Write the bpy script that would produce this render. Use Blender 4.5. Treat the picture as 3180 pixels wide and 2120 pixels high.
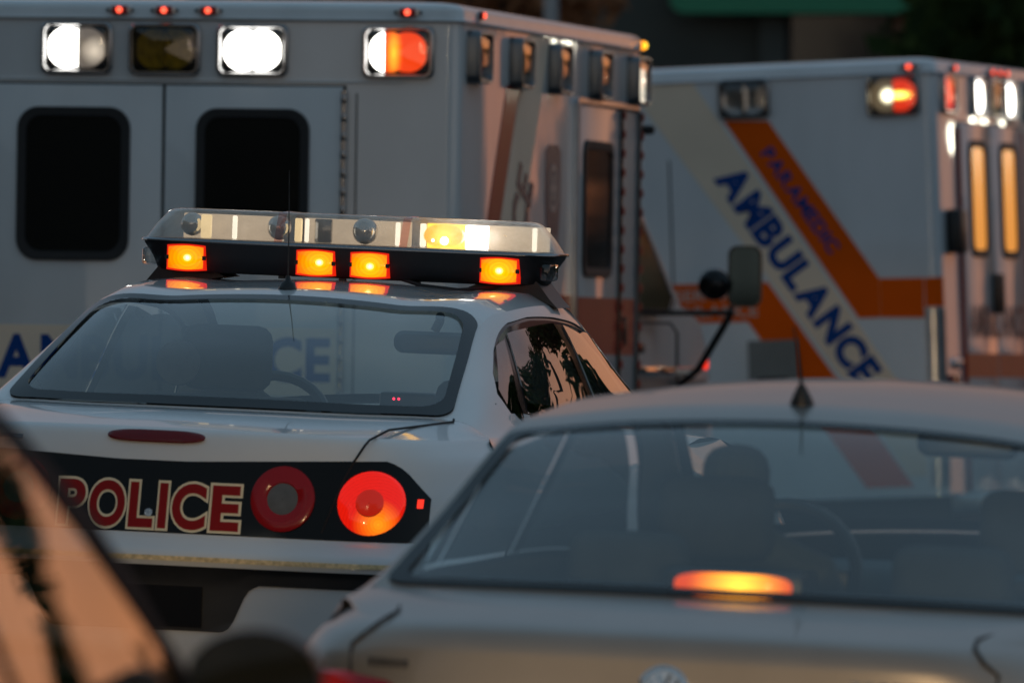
import bpy, bmesh, math, random
import numpy as np
from mathutils import Matrix, Vector
R = math.radians
rnd = random.Random(7)
sc = bpy.context.scene
col = sc.collection
for o in list(bpy.data.objects): bpy.data.objects.remove(o)

# ------------------------------------------------------------------ camera (400 mm telephoto, from a seated eye height)
F, H = 36000.0, 1.42                      # focal length in photo pixels (3180 wide), camera height
cam = bpy.data.cameras.new('camera'); co = bpy.data.objects.new('camera', cam); col.objects.link(co)
co.location = (0, 0, H); co.rotation_euler = (R(90), 0, 0)
cam.sensor_width = 36; cam.lens = F / 3180 * 36
cam.shift_y = (1200 - 1060) / 3180
cam.clip_start = 0.1; cam.clip_end = 3000
cam.dof.use_dof = True; cam.dof.focus_distance = 34.0; cam.dof.aperture_fstop = cam.lens / 1000 / 0.058
sc.camera = co
sc.render.resolution_x, sc.render.resolution_y = 1024, 682

# ------------------------------------------------------------------ sky, sun, exposure
SUN_EL, SUN_AZ = 1.0, 24.0                # just above the horizon, ahead and to the right of the view
SKY_BLUE, SKY_BAND, SKY_GLOW = (.116, .192, .262), (.85, .55, .29), (.66, .20, .07)
w = bpy.data.worlds.new('World'); sc.world = w; w.use_nodes = True
nt = w.node_tree; nt.nodes.clear()
sky = nt.nodes.new('ShaderNodeTexSky'); sky.sky_type = 'NISHITA'; sky.sun_disc = False
sky.sun_elevation = R(SUN_EL); sky.sun_rotation = R(SUN_AZ); sky.air_density = 1.0; sky.dust_density = 3.0; sky.ozone_density = 1.0
bg = nt.nodes.new('ShaderNodeBackground'); bg.inputs[1].default_value = 0.02
wo = nt.nodes.new('ShaderNodeOutputWorld')
nt.links.new(sky.outputs[0], bg.inputs[0])
# afterglow on thin high cloud: even blue-grey overhead, warm band round the horizon, strongest towards the sunset
def wm(op, a, b=None, c=None):
    n = nt.nodes.new('ShaderNodeMath'); n.operation = op
    for k, v in enumerate((a, b, c)):
        if v is None: continue
        if isinstance(v, (int, float)): n.inputs[k].default_value = v
        else: nt.links.new(v, n.inputs[k])
    return n.outputs[0]
tc = nt.nodes.new('ShaderNodeTexCoord'); sx = nt.nodes.new('ShaderNodeSeparateXYZ'); nt.links.new(tc.outputs['Generated'], sx.inputs[0])
el = wm('MAXIMUM', sx.outputs[2], 0.0)
band = wm('POWER', 2.71828, wm('MULTIPLY', el, -1 / .17))
hor = wm('SQRT', wm('ADD', wm('MULTIPLY', sx.outputs[0], sx.outputs[0]), wm('MULTIPLY', sx.outputs[1], sx.outputs[1])))
toward = wm('DIVIDE', wm('ADD', wm('MULTIPLY', sx.outputs[0], math.sin(R(SUN_AZ))), wm('MULTIPLY', sx.outputs[1], math.cos(R(SUN_AZ)))), wm('MAXIMUM', hor, 1e-4))
lin = wm('MULTIPLY_ADD', toward, .5, .5)
toward = wm('POWER', lin, 10)
gfac = wm('MULTIPLY', band, toward)
def wcol(c, f):
    n = nt.nodes.new('ShaderNodeVectorMath'); n.operation = 'SCALE'; n.inputs[0].default_value = c; nt.links.new(f, n.inputs['Scale']); return n.outputs[0]
def wadd(a, b):
    n = nt.nodes.new('ShaderNodeVectorMath'); n.operation = 'ADD'; nt.links.new(a, n.inputs[0]); nt.links.new(b, n.inputs[1]); return n.outputs[0]
low = wm('MULTIPLY', wm('POWER', 2.71828, wm('MULTIPLY', el, -1 / .10)), wm('POWER', wm('SUBTRACT', 1.0, lin), .5))
blu = wm('SUBTRACT', 1.0, wm('MULTIPLY', .96, wm('MULTIPLY', wm('POWER', 2.71828, wm('MULTIPLY', wm('MULTIPLY', el, el), -1 / .16)), wm('POWER', toward, .5))))
blu = wm('MULTIPLY', blu, wm('MULTIPLY_ADD', wm('MULTIPLY', lin, hor), .9, .92))
tot = wadd(wadd(wcol(SKY_BLUE, blu), wcol(SKY_BAND, low)), wcol(SKY_GLOW, gfac))
bg2 = nt.nodes.new('ShaderNodeBackground'); nt.links.new(tot, bg2.inputs[0]); bg2.inputs[1].default_value = 1.0
ad = nt.nodes.new('ShaderNodeAddShader'); nt.links.new(bg.outputs[0], ad.inputs[0]); nt.links.new(bg2.outputs[0], ad.inputs[1]); nt.links.new(ad.outputs[0], wo.inputs[0])
sun = bpy.data.lights.new('sun', 'SUN'); sun.energy = 0.012; sun.angle = R(25); sun.color = (1, .55, .32)
so = bpy.data.objects.new('sun', sun); col.objects.link(so)
so.rotation_euler = (R(90 - SUN_EL), 0, R(180 - SUN_AZ))
sc.view_settings.view_transform = 'Standard'; sc.view_settings.look = 'None'
BEAM = 12000.0                             # low beams of the car behind the photographer
EXPOSURE = 0.0; EM = 2 ** -EXPOSURE          # lamps are given in display units
sc.view_settings.exposure = EXPOSURE; sc.view_settings.gamma = 1.0; sc.view_settings.use_curve_mapping = False
sc.render.engine = 'CYCLES'
sc.cycles.use_denoising = True; sc.cycles.max_bounces = 10; sc.cycles.transparent_max_bounces = 16
sc.cycles.sample_clamp_indirect = 4.0; sc.cycles.caustics_reflective = False; sc.cycles.caustics_refractive = False

# ------------------------------------------------------------------ materials
MATS = {}
def nodes(name):
    m = bpy.data.materials.new(name); m.use_nodes = True
    t = m.node_tree; t.nodes.clear(); out = t.nodes.new('ShaderNodeOutputMaterial')
    MATS[name] = m
    return m, t, out
def L(t, a, b): t.links.new(a, b)
def noise(t, scale, detail=3, vec=None, stretch=None):
    n = t.nodes.new('ShaderNodeTexNoise'); n.inputs['Scale'].default_value = scale; n.inputs['Detail'].default_value = detail
    tc = t.nodes.new('ShaderNodeTexCoord')
    if stretch:
        mp = t.nodes.new('ShaderNodeMapping'); mp.inputs['Scale'].default_value = stretch
        L(t, tc.outputs['Object'], mp.inputs[0]); L(t, mp.outputs[0], n.inputs[0])
    else: L(t, tc.outputs['Object'], n.inputs[0])
    return n
def pbr(name, color, rough=.5, metal=0, coat=0, coat_rough=.03, spec=.5, bump=0, bscale=8, bstretch=None, vary=0, vscale=3, vstretch=None):
    m, t, out = nodes(name)
    b = t.nodes.new('ShaderNodeBsdfPrincipled'); L(t, b.outputs[0], out.inputs[0])
    b.inputs['Base Color'].default_value = (*color, 1); b.inputs['Roughness'].default_value = rough
    b.inputs['Metallic'].default_value = metal; b.inputs['Coat Weight'].default_value = coat
    b.inputs['Coat Roughness'].default_value = coat_rough; b.inputs['Specular IOR Level'].default_value = spec
    if vary:
        n = noise(t, vscale, 5, stretch=vstretch); mx = t.nodes.new('ShaderNodeMix'); mx.data_type = 'RGBA'
        mr = t.nodes.new('ShaderNodeMapRange'); mr.inputs[1].default_value = .3; mr.inputs[2].default_value = .7
        L(t, n.outputs['Fac'], mr.inputs[0]); L(t, mr.outputs[0], mx.inputs[0])
        mx.inputs[6].default_value = (*[c * (1 - vary) for c in color], 1); mx.inputs[7].default_value = (*[min(1, c * (1 + vary * .4)) for c in color], 1)
        L(t, mx.outputs[2], b.inputs['Base Color'])
    if bump:
        n = noise(t, bscale, 2, stretch=bstretch); bp = t.nodes.new('ShaderNodeBump'); bp.inputs['Strength'].default_value = 1
        bp.inputs['Distance'].default_value = bump
        L(t, n.outputs['Fac'], bp.inputs['Height']); L(t, bp.outputs[0], b.inputs['Normal'])
        L(t, bp.outputs[0], b.inputs['Coat Normal'])
    return m
def glass(name, tint=(.7, .8, .8), ior=1.5, rough=0.0, dust=0.0, haze=False):
    m, t, out = nodes(name)
    lw = t.nodes.new('ShaderNodeLayerWeight'); lw.inputs[0].default_value = .5
    p5 = t.nodes.new('ShaderNodeMath'); p5.operation = 'POWER'; p5.inputs[1].default_value = 5; L(t, lw.outputs['Facing'], p5.inputs[0])
    r0 = ((ior - 1) / (ior + 1)) ** 2
    fr = t.nodes.new('ShaderNodeMath'); fr.operation = 'MULTIPLY_ADD'; fr.inputs[1].default_value = 1 - r0; fr.inputs[2].default_value = r0; L(t, p5.outputs[0], fr.inputs[0])
    up2 = t.nodes.new('ShaderNodeMath'); up2.operation = 'MULTIPLY'; up2.inputs[1].default_value = 2; L(t, fr.outputs[0], up2.inputs[0])   # both faces of the pane: 2R/(1+R)
    dn = t.nodes.new('ShaderNodeMath'); dn.operation = 'ADD'; dn.inputs[1].default_value = 1; L(t, fr.outputs[0], dn.inputs[0])
    fr = t.nodes.new('ShaderNodeMath'); fr.operation = 'DIVIDE'; L(t, up2.outputs[0], fr.inputs[0]); L(t, dn.outputs[0], fr.inputs[1])
    tr = t.nodes.new('ShaderNodeBsdfTransparent'); tr.inputs[0].default_value = (*tint, 1)
    gl = t.nodes.new('ShaderNodeBsdfGlossy'); gl.inputs['Roughness'].default_value = rough; gl.inputs[0].default_value = (1, 1, 1, 1)
    mx = t.nodes.new('ShaderNodeMixShader')
    L(t, fr.outputs[0], mx.inputs[0]); L(t, tr.outputs[0], mx.inputs[1]); L(t, gl.outputs[0], mx.inputs[2])
    if dust:
        df = t.nodes.new('ShaderNodeBsdfTranslucent' if haze else 'ShaderNodeBsdfDiffuse'); df.inputs[0].default_value = (.9, .86, .8, 1) if haze else (.5, .5, .48, 1)
        m2 = t.nodes.new('ShaderNodeMixShader'); m2.inputs[0].default_value = dust
        n = noise(t, 25, 6); mr = t.nodes.new('ShaderNodeMapRange'); mr.inputs[3].default_value = dust * .6; mr.inputs[4].default_value = dust * 1.4
        L(t, n.outputs['Fac'], mr.inputs[0]); L(t, mr.outputs[0], m2.inputs[0])
        L(t, mx.outputs[0], m2.inputs[1]); L(t, df.outputs[0], m2.inputs[2]); L(t, m2.outputs[0], out.inputs[0])
    else: L(t, mx.outputs[0], out.inputs[0])
    return m
def lamp(name, core, edge, s_core, s_edge, center=(0, 0, 0), radius=.05, scale=(1, 1, 1), gloss=True, power=1.0, ribs=0, hot=None):
    """a lit lens: hot filament in the middle falling off to the lens colour, under a glossy surface"""
    m, t, out = nodes(name)
    tc = t.nodes.new('ShaderNodeTexCoord')
    mp = t.nodes.new('ShaderNodeVectorMath'); mp.operation = 'SUBTRACT'; mp.inputs[1].default_value = center
    ms = t.nodes.new('ShaderNodeVectorMath'); ms.operation = 'MULTIPLY'; ms.inputs[1].default_value = scale
    ln = t.nodes.new('ShaderNodeVectorMath'); ln.operation = 'LENGTH'
    L(t, tc.outputs['Object'], mp.inputs[0]); L(t, mp.outputs[0], ms.inputs[0]); L(t, ms.outputs[0], ln.inputs[0])
    mr = t.nodes.new('ShaderNodeMapRange'); mr.inputs[1].default_value = 0; mr.inputs[2].default_value = radius; mr.inputs[3].default_value = 1; mr.inputs[4].default_value = 0
    L(t, ln.outputs['Value'], mr.inputs[0])
    pw = t.nodes.new('ShaderNodeMath'); pw.operation = 'POWER'; pw.inputs[1].default_value = power; L(t, mr.outputs[0], pw.inputs[0])
    n = noise(t, 420, 1); mm = t.nodes.new('ShaderNodeMapRange'); mm.inputs[1].default_value = .3; mm.inputs[2].default_value = .7; mm.inputs[3].default_value = .86; mm.inputs[4].default_value = 1.1
    L(t, n.outputs['Fac'], mm.inputs[0])
    ev = t.nodes.new('ShaderNodeVectorMath'); ev.operation = 'SCALE'; ev.inputs[0].default_value = [c * s_edge for c in edge]; L(t, mm.outputs[0], ev.inputs['Scale'])
    cv = t.nodes.new('ShaderNodeVectorMath'); cv.operation = 'SCALE'; cv.inputs[0].default_value = [c * s_core for c in core]; L(t, pw.outputs[0], cv.inputs['Scale'])
    sm = t.nodes.new('ShaderNodeVectorMath'); sm.operation = 'ADD'; L(t, ev.outputs[0], sm.inputs[0]); L(t, cv.outputs[0], sm.inputs[1])
    if hot:     # small filament spot
        mh = t.nodes.new('ShaderNodeMapRange'); mh.inputs[1].default_value = 0; mh.inputs[2].default_value = hot[2]; mh.inputs[3].default_value = 1; mh.inputs[4].default_value = 0; L(t, ln.outputs['Value'], mh.inputs[0])
        hv = t.nodes.new('ShaderNodeVectorMath'); hv.operation = 'SCALE'; hv.inputs[0].default_value = [c * hot[1] for c in hot[0]]; L(t, mh.outputs[0], hv.inputs['Scale'])
        s2 = t.nodes.new('ShaderNodeVectorMath'); s2.operation = 'ADD'; L(t, sm.outputs[0], s2.inputs[0]); L(t, hv.outputs[0], s2.inputs[1]); sm = s2
    if ribs:    # moulded prism rings of the lens
        mu = t.nodes.new('ShaderNodeMath'); mu.operation = 'MULTIPLY'; mu.inputs[1].default_value = ribs; L(t, ln.outputs['Value'], mu.inputs[0])
        sn = t.nodes.new('ShaderNodeMath'); sn.operation = 'SINE'; L(t, mu.outputs[0], sn.inputs[0])
        ma = t.nodes.new('ShaderNodeMath'); ma.operation = 'MULTIPLY_ADD'; ma.inputs[1].default_value = .09; ma.inputs[2].default_value = .97; L(t, sn.outputs[0], ma.inputs[0])
        s3 = t.nodes.new('ShaderNodeVectorMath'); s3.operation = 'SCALE'; L(t, sm.outputs[0], s3.inputs[0]); L(t, ma.outputs[0], s3.inputs['Scale']); sm = s3
    b = t.nodes.new('ShaderNodeBsdfPrincipled'); b.inputs['Base Color'].default_value = (*[c * .3 for c in edge], 1); b.inputs['Roughness'].default_value = .12
    b.inputs['Emission Strength'].default_value = EM
    L(t, sm.outputs[0], b.inputs['Emission Color']); L(t, b.outputs[0], out.inputs[0])
    return m
def emit(name, color, strength):
    m, t, out = nodes(name)
    b = t.nodes.new('ShaderNodeBsdfPrincipled'); b.inputs['Base Color'].default_value = (*[c * .3 for c in color], 1); b.inputs['Roughness'].default_value = .2
    b.inputs['Emission Color'].default_value = (*color, 1); b.inputs['Emission Strength'].default_value = strength * EM
    L(t, b.outputs[0], out.inputs[0]); return m

pbr('amb_white', (.66, .66, .655), .42, coat=.8, coat_rough=.04, bump=.0035, bscale=1.6, bstretch=(1, 1.3, .45), vary=.09, vscale=2.2, vstretch=(1.6, 1.6, .5))
pbr('amb_white2', (.70, .70, .71), .4, coat=1, coat_rough=.04, bump=.003, bscale=1.5, bstretch=(1.2, 1, .45), vary=.08, vscale=2.2, vstretch=(1.6, 1.6, .5))
pbr('trim_alu', (.55, .55, .56), .3, metal=.9, vary=.2, vscale=9)
pbr('chrome', (.72, .72, .72), .07, metal=1)
pbr('housing_grey', (.16, .17, .18), .28, metal=.8); pbr('olive', (.62, .50, .10), .3, spec=.6, vary=.5, vscale=40); pbr('chrome_dark', (.3, .3, .31), .16, metal=1)
pbr('black_plastic', (.012, .012, .013), .42, vary=.3, vscale=20)
pbr('black_rubber', (.014, .014, .015), .6)
pbr('black_gloss', (.008, .008, .009), .12, spec=.3)
pbr('seam_black', (.006, .006, .007), .8)
pbr('dark_pane', (.004, .006, .006), .05, spec=.35)
pbr('orange_tape', (.80, .11, .004), .6, spec=.05, vary=.1)
pbr('red_tape', (.34, .035, .02), .45, spec=.25, coat=.15, coat_rough=.1, vary=.15)
pbr('beige_tape', (.85, .68, .52), .5, spec=.2, vary=.06)
pbr('navy_print', (.006, .055, .24), .5, spec=.12)
pbr('navy_dark', (.03, .03, .07), .4)
pbr('cream_print', (.78, .68, .48), .45, spec=.2); pbr('pillar_black', (.008, .007, .007), .7, spec=.08)
pbr('maroon_print', (.26, .006, .008), .45, spec=.15)
pbr('white_print', (.55, .40, .34), .5)
pbr('grey_panel', (.2, .2, .19), .45, vary=.2)
pbr('police_white', (.66, .66, .655), .4, coat=1, coat_rough=.025, vary=.05, vscale=2)
pbr('silver_paint', (.265, .245, .222), .36, metal=.55, coat=.42, coat_rough=.05, vary=.08, vscale=5)
pbr('dark_paint', (.014, .011, .011), .35, coat=.35, coat_rough=.06)
pbr('interior_dark', (.05, .06, .065), .8, vary=.2, vscale=12)
pbr('interior_deep', (.028, .032, .035), .85, vary=.3, vscale=14); pbr('interior_grey', (.11, .12, .13), .85, vary=.2, vscale=30)
pbr('interior_tan', (.33, .22, .14), .75, vary=.15, vscale=20)
pbr('tyre', (.015, .015, .015), .8)
pbr('rim', (.4, .4, .41), .35, metal=.9)
pbr('red_lens', (.13, .004, .006), .12, spec=.4)
pbr('red_lens_dim', (.30, .008, .012), .15, spec=.3)
pbr('gold_tape', (.85, .66, .36), .3, vary=.35, vscale=90)
pbr('asphalt', (.05, .05, .052), .85, bump=.004, bscale=60, vary=.25, vscale=2)
pbr('road_paint', (.55, .5, .3), .7, vary=.2)
pbr('bark', (.07, .05, .035), .9, vary=.3, vscale=6)
pbr('steel_pole', (.32, .34, .36), .5, metal=.4, vary=.15)
pbr('wood_pole', (.09, .065, .045), .9, vary=.3)
pbr('wall_dark', (.075, .08, .07), .8, vary=.35, vscale=.8)
pbr('brown_col', (.24, .12, .08), .8, vary=.2)
pbr('shop_glass', (.006, .012, .014), .15)
pbr('sign_green', (.03, .24, .12), .5, vary=.12, vscale=.6)
def leafmat(name, c1, c2):
    m, t, out = nodes(name)
    oi = t.nodes.new('ShaderNodeNewGeometry'); mx = t.nodes.new('ShaderNodeMix'); mx.data_type = 'RGBA'
    L(t, oi.outputs['Random Per Island'], mx.inputs[0]); mx.inputs[6].default_value = (*c1, 1); mx.inputs[7].default_value = (*c2, 1)
    d = t.nodes.new('ShaderNodeBsdfDiffuse'); tr = t.nodes.new('ShaderNodeBsdfTranslucent'); ms = t.nodes.new('ShaderNodeMixShader'); ms.inputs[0].default_value = .35
    L(t, mx.outputs[2], d.inputs[0]); L(t, mx.outputs[2], tr.inputs[0]); L(t, d.outputs[0], ms.inputs[1]); L(t, tr.outputs[0], ms.inputs[2]); L(t, ms.outputs[0], out.inputs[0])
leafmat('leaf_green', (.025, .045, .018), (.07, .10, .03))
leafmat('leaf_brown', (.26, .11, .05), (.55, .27, .14))
glass('auto_glass', (.78, .86, .85), 1.52, dust=.01)
glass('side_glass', (.13, .15, .15), 1.55)
glass('dark_car_glass', (.5, .47, .44), 1.52); glass('clear_cover', (.92, .93, .92), 1.45)
glass('dome_clear', (.97, .95, .92), 1.42, dust=.32, haze=True)
glass('amber_cover', (.60, .48, .05), 1.45)
glass('pink_cover', (.9, .55, .5), 1.45)
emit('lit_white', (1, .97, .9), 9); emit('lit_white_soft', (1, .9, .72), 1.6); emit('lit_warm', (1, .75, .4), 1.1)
emit('lit_red', (1, .03, .01), 1.3); emit('lit_red_core', (1, .10, .05), 2.6); emit('lit_amber', (1, .33, .01), 2.2)
emit('lit_yellow', (1, .62, .04), 2.2); emit('led_red', (1, .02, .06), 4); emit('pane_glow', (1, .38, .05), .62)
emit('glint_bulb', (1, .8, .5), 60); emit('glint_bulb2', (1, .95, .75), 22); emit('lit_red_dim', (1, .02, .004), .75)

# ------------------------------------------------------------------ geometry helpers
def ob(name, V, Fs, mat, parent=None, smooth=True, angle=None, kind=None):
    me = bpy.data.meshes.new(name); me.from_pydata([tuple(map(float, v)) for v in V], [], [tuple(f) for f in Fs])
    mats = mat if isinstance(mat, (list, tuple)) else [mat]
    for m in mats: me.materials.append(MATS[m])
    me.validate(); me.update()
    bm = bmesh.new(); bm.from_mesh(me); bmesh.ops.remove_doubles(bm, verts=bm.verts, dist=1e-5)
    if angle:
        for e in bm.edges:
            if len(e.link_faces) == 2 and e.calc_face_angle(0) > R(angle): e.smooth = False
    for f in bm.faces: f.smooth = smooth
    bm.to_mesh(me); bm.free()
    o = bpy.data.objects.new(name, me); col.objects.link(o)
    if parent: o.parent = parent
    if kind: o['kind'] = kind
    return o
class MB:
    """collects shapes into one mesh"""
    def __init__(s): s.V, s.F = [], []
    def add(s, V, Fs):
        n = len(s.V); s.V += [tuple(v) for v in V]; s.F += [tuple(i + n for i in f) for f in Fs]; return s
    def build(s, name, mat, parent=None, smooth=True, angle=40, kind=None): return ob(name, s.V, s.F, mat, parent, smooth, angle, kind)
def loft(loops, closed=True, cap0=False, cap1=False):
    n = len(loops[0]); V = [p for l in loops for p in l]; Fs = []
    for k in range(len(loops) - 1):
        for i in range(n if closed else n - 1):
            j = (i + 1) % n; Fs.append((k * n + i, k * n + j, (k + 1) * n + j, (k + 1) * n + i))
    if cap0: Fs.append(tuple(range(n))[::-1])
    if cap1: Fs.append(tuple((len(loops) - 1) * n + i for i in range(n)))
    return V, Fs
def rrect(w, h, r, n=6, cx=0, cy=0):
    pts = []
    for k, (sx, sy) in enumerate([(1, 1), (-1, 1), (-1, -1), (1, -1)]):
        for i in range(n + 1):
            a = math.pi / 2 * (k + i / n)
            pts.append((cx + sx * (w / 2 - r) + r * math.cos(a), cy + sy * (h / 2 - r) + r * math.sin(a)))
    return pts
def boxm(cx, cy, cz, sx, sy, sz, bev=.0, seg=2):
    bm = bmesh.new(); bmesh.ops.create_cube(bm, size=1)
    for v in bm.verts: v.co = (v.co.x * sx + cx, v.co.y * sy + cy, v.co.z * sz + cz)
    if bev: bmesh.ops.bevel(bm, geom=list(bm.edges), offset=bev, segments=seg, affect='EDGES', profile=.5)
    bm.verts.index_update(); V = [tuple(v.co) for v in bm.verts]; Fs = [tuple(v.index for v in f.verts) for f in bm.faces]; bm.free(); return V, Fs
def box(name, c, s, mat, parent=None, bev=.0, seg=2, angle=40): return ob(name, *boxm(*c, *s, bev, seg), mat, parent, True, angle)
def tubem(pts, r, n=8, caps=True):
    P = [Vector([float(c) for c in p]) for p in pts]; loops = []
    for i, p in enumerate(P):
        t = (P[min(i + 1, len(P) - 1)] - P[max(i - 1, 0)]).normalized()
        a = t.cross(Vector((0, 0, 1)));  a = a if a.length > 1e-3 else t.cross(Vector((1, 0, 0))); a.normalize(); b = t.cross(a)
        rr = r[i] if isinstance(r, (list, tuple)) else r
        loops.append([tuple(p + float(rr) * (math.cos(q) * a + math.sin(q) * b)) for q in [2 * math.pi * k / n for k in range(n)]])
    return loft(loops, True, caps, caps)
def tube(name, pts, r, mat, parent=None, n=8): return ob(name, *tubem(pts, r, n), mat, parent, True, 50)
def lathe(prof, c, axis, n=24, a0=0):
    c = [float(q) for q in c]; axis = [float(q) for q in axis]
    """profile (radius, offset along axis)"""
    ax = Vector(axis).normalized(); a = ax.cross(Vector((0, 0, 1))); a = a if a.length > 1e-3 else Vector((1, 0, 0)); a.normalize(); b = ax.cross(a)
    return loft([[tuple(Vector(c) + ax * h + r * (math.cos(q) * a + math.sin(q) * b)) for q in [2 * math.pi * k / n for k in range(n)]] for r, h in prof], True)
def disc(name, c, axis, prof, mat, parent, n=24): return ob(name, *lathe(prof, c, axis, n), mat, parent, True, 50)
class Frame:
    """a plane in a vehicle: origin, X along it, Z up, N out of it"""
    def __init__(s, O, X, N, Z=(0, 0, 1)): s.O, s.X, s.N, s.Z = Vector(O), Vector(X).normalized(), Vector(N).normalized(), Vector(Z).normalized()
    def __call__(s, a, b, c=0): return tuple(s.O + float(a) * s.X + float(b) * s.Z + float(c) * s.N)
def plate(name, fr, poly, c0, c1, mat, parent, angle=30):
    """flat polygon in frame coords from depth c0 to c1 (c1 outermost)"""
    V, Fs = loft([[fr(a, b, c0) for a, b in poly], [fr(a, b, c1) for a, b in poly]], True, False, True)
    return ob(name, V, Fs, mat, parent, True, angle)
def ringplate(name, fr, loops, mat, parent, angle=35):
    """loops: list of (2d loop, depth)"""
    return ob(name, *loft([[fr(a, b, c) for a, b in lp] for lp, c in loops]), mat, parent, True, angle)
GLY = {}
def glyph(ch, off):
    k = (ch, off)
    if k in GLY: return GLY[k]
    cu = bpy.data.curves.new('g', 'FONT'); cu.body = ch; cu.size = 1; cu.offset = off; cu.resolution_u = 6; cu.fill_mode = 'FRONT'
    o = bpy.data.objects.new('g', cu); col.objects.link(o)
    dg = bpy.context.evaluated_depsgraph_get(); me = o.evaluated_get(dg).to_mesh()
    V = np.array([v.co[:2] for v in me.vertices]); Fs = [tuple(p.vertices) for p in me.polygons]
    o.evaluated_get(dg).to_mesh_clear(); bpy.data.objects.remove(o); bpy.data.curves.remove(cu)
    GLY[k] = (V, Fs); return GLY[k]
def lettering(text, mapf, x0, x1, b0, b1, mat, parent, off=.03, gap=.06, name='letter', off2=None, spans=None):
    """each letter its own mesh; fits text into [x0,x1]x[b0,b1]; mapf(a,b)->3d"""
    g = [(None if ch == ' ' else glyph(ch, off)) for ch in text]
    ref = glyph('E', off)[0]; lo, hi = ref[:, 1].min(), ref[:, 1].max()
    adv = []; x = 0
    for q in g:
        if q is None: adv.append((x, 0)); x += .3; continue
        mn, mxx = q[0][:, 0].min(), q[0][:, 0].max(); adv.append((x - mn, mxx - mn)); x += mxx - mn + gap
    tot = x - gap; sx = (x1 - x0) / tot; sz = (b1 - b0) / (hi - lo); res = []
    for n_, (ch, q, (ax, wd)) in enumerate(zip(text, g, adv)):
        if q is None: continue
        if spans:
            sx = (spans[n_][1] - spans[n_][0]) / wd; ax = (spans[n_][0] - x0) / sx - q[0][:, 0].min()
        src = q
        if off2 is not None:
            src = glyph(ch, off2); d = (q[0][:, 0].min() + q[0][:, 0].max()) / 2 - (src[0][:, 0].min() + src[0][:, 0].max()) / 2
        else: d = 0
        V = [mapf(x0 + (ax + v[0] + d) * sx, b0 + (v[1] - lo) * sz) for v in src[0]]
        res.append(ob(name, V, src[1], mat, parent, False))
    return res
# ---- Catmull-Rom surface
def cr(P, t):
    n = len(P); i = min(max(int(math.floor(t)), 0), n - 2); f = t - i
    p1, p2 = P[i], P[i + 1]; p0 = P[i - 1] if i > 0 else 2 * p1 - p2; p3 = P[i + 2] if i + 2 < n else 2 * p2 - p1
    return .5 * (2 * p1 + (p2 - p0) * f + (2 * p0 - 5 * p1 + 4 * p2 - p3) * f * f + (3 * p1 - p0 - 3 * p2 + p3) * f ** 3)
class Surf:
    def __init__(s, net, crease=False): s.net = [[np.array(p, float) for p in row] for row in net]; s.c = {}; s.crease = crease
    def row(s, r, j):
        if not s.crease: return cr(r, j)
        if j <= 1: return cr(r, 1) * j + cr(r, 0) * (1 - j) if j >= 0 else cr(r, j)
        if j >= 5: return cr(r, 6) * (j - 5) + cr(r, 5) * (6 - j) if j <= 6 else cr(r, j)
        return cr(r[1:6], j - 1)
    def __call__(s, i, j):
        k = round(j, 5)
        if k not in s.c: s.c[k] = [s.row(row, j) for row in s.net]
        return cr(s.c[k], i)
    def nrm(s, i, j):
        e = 1e-3; a = s(i + e, j) - s(i - e, j); b = s(i, j + e) - s(i, j - e); n = np.cross(a, b); return n / (np.linalg.norm(n) + 1e-12)
    def off(s, d): return lambda i, j: s(i, j) + d * s.nrm(i, j)
def gridm(S, u0, u1, v0, v1, nu, nv):
    return loft([[tuple(S(u0 + (u1 - u0) * a / nu, v0 + (v1 - v0) * b / nv)) for b in range(nv + 1)] for a in range(nu + 1)], False)
def rloop(u0, u1, v0, v1, ru, rv, n=6):
    """rounded rectangle in parameter space"""
    pts = []
    for k, (su, sv) in enumerate([(1, 1), (-1, 1), (-1, -1), (1, -1)]):
        for q in range(n + 1):
            a = math.pi / 2 * (k + q / n)
            pts.append(((u0 + u1) / 2 + su * ((u1 - u0) / 2 - ru) + ru * math.cos(a), (v0 + v1) / 2 + sv * ((v1 - v0) / 2 - rv) + rv * math.sin(a)))
    return dens(pts)
def dens(pts, mx=.12):
    out = []
    for k, p in enumerate(pts):
        q = pts[(k + 1) % len(pts)]; d = math.hypot(q[0] - p[0], q[1] - p[1]); m = max(1, int(math.ceil(d / mx)))
        out += [(p[0] + (q[0] - p[0]) * a / m, p[1] + (q[1] - p[1]) * a / m) for a in range(m)]
    return out
def radial(poly, c, angs):
    res = []
    for a in angs:
        dx, dy = math.cos(a), math.sin(a); best = None
        for k in range(len(poly)):
            (x1, y1), (x2, y2) = poly[k], poly[(k + 1) % len(poly)]
            ex, ey = x2 - x1, y2 - y1; den = dx * ey - dy * ex
            if abs(den) < 1e-12: continue
            t = ((x1 - c[0]) * ey - (y1 - c[1]) * ex) / den; q = ((x1 - c[0]) * dy - (y1 - c[1]) * dx) / den
            if t > 0 and -1e-6 <= q <= 1 + 1e-6 and (best is None or t < best): best = t
        res.append((c[0] + dx * best, c[1] + dy * best))
    return res
def ringm(S, A, B, k=2, c=None):
    """surface between outer loop A and inner loop B (parameter space, star shaped about c)"""
    c = c or (sum(p[0] for p in B) / len(B), sum(p[1] for p in B) / len(B))
    ang = sorted(set(round(math.atan2(p[1] - c[1], p[0] - c[0]), 5) for p in A + B))
    a, b = radial(A, c, ang), radial(B, c, ang)
    return loft([[tuple(S(p[0] + (q[0] - p[0]) * f / k, p[1] + (q[1] - p[1]) * f / k)) for p, q in zip(a, b)] for f in range(k + 1)])
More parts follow.
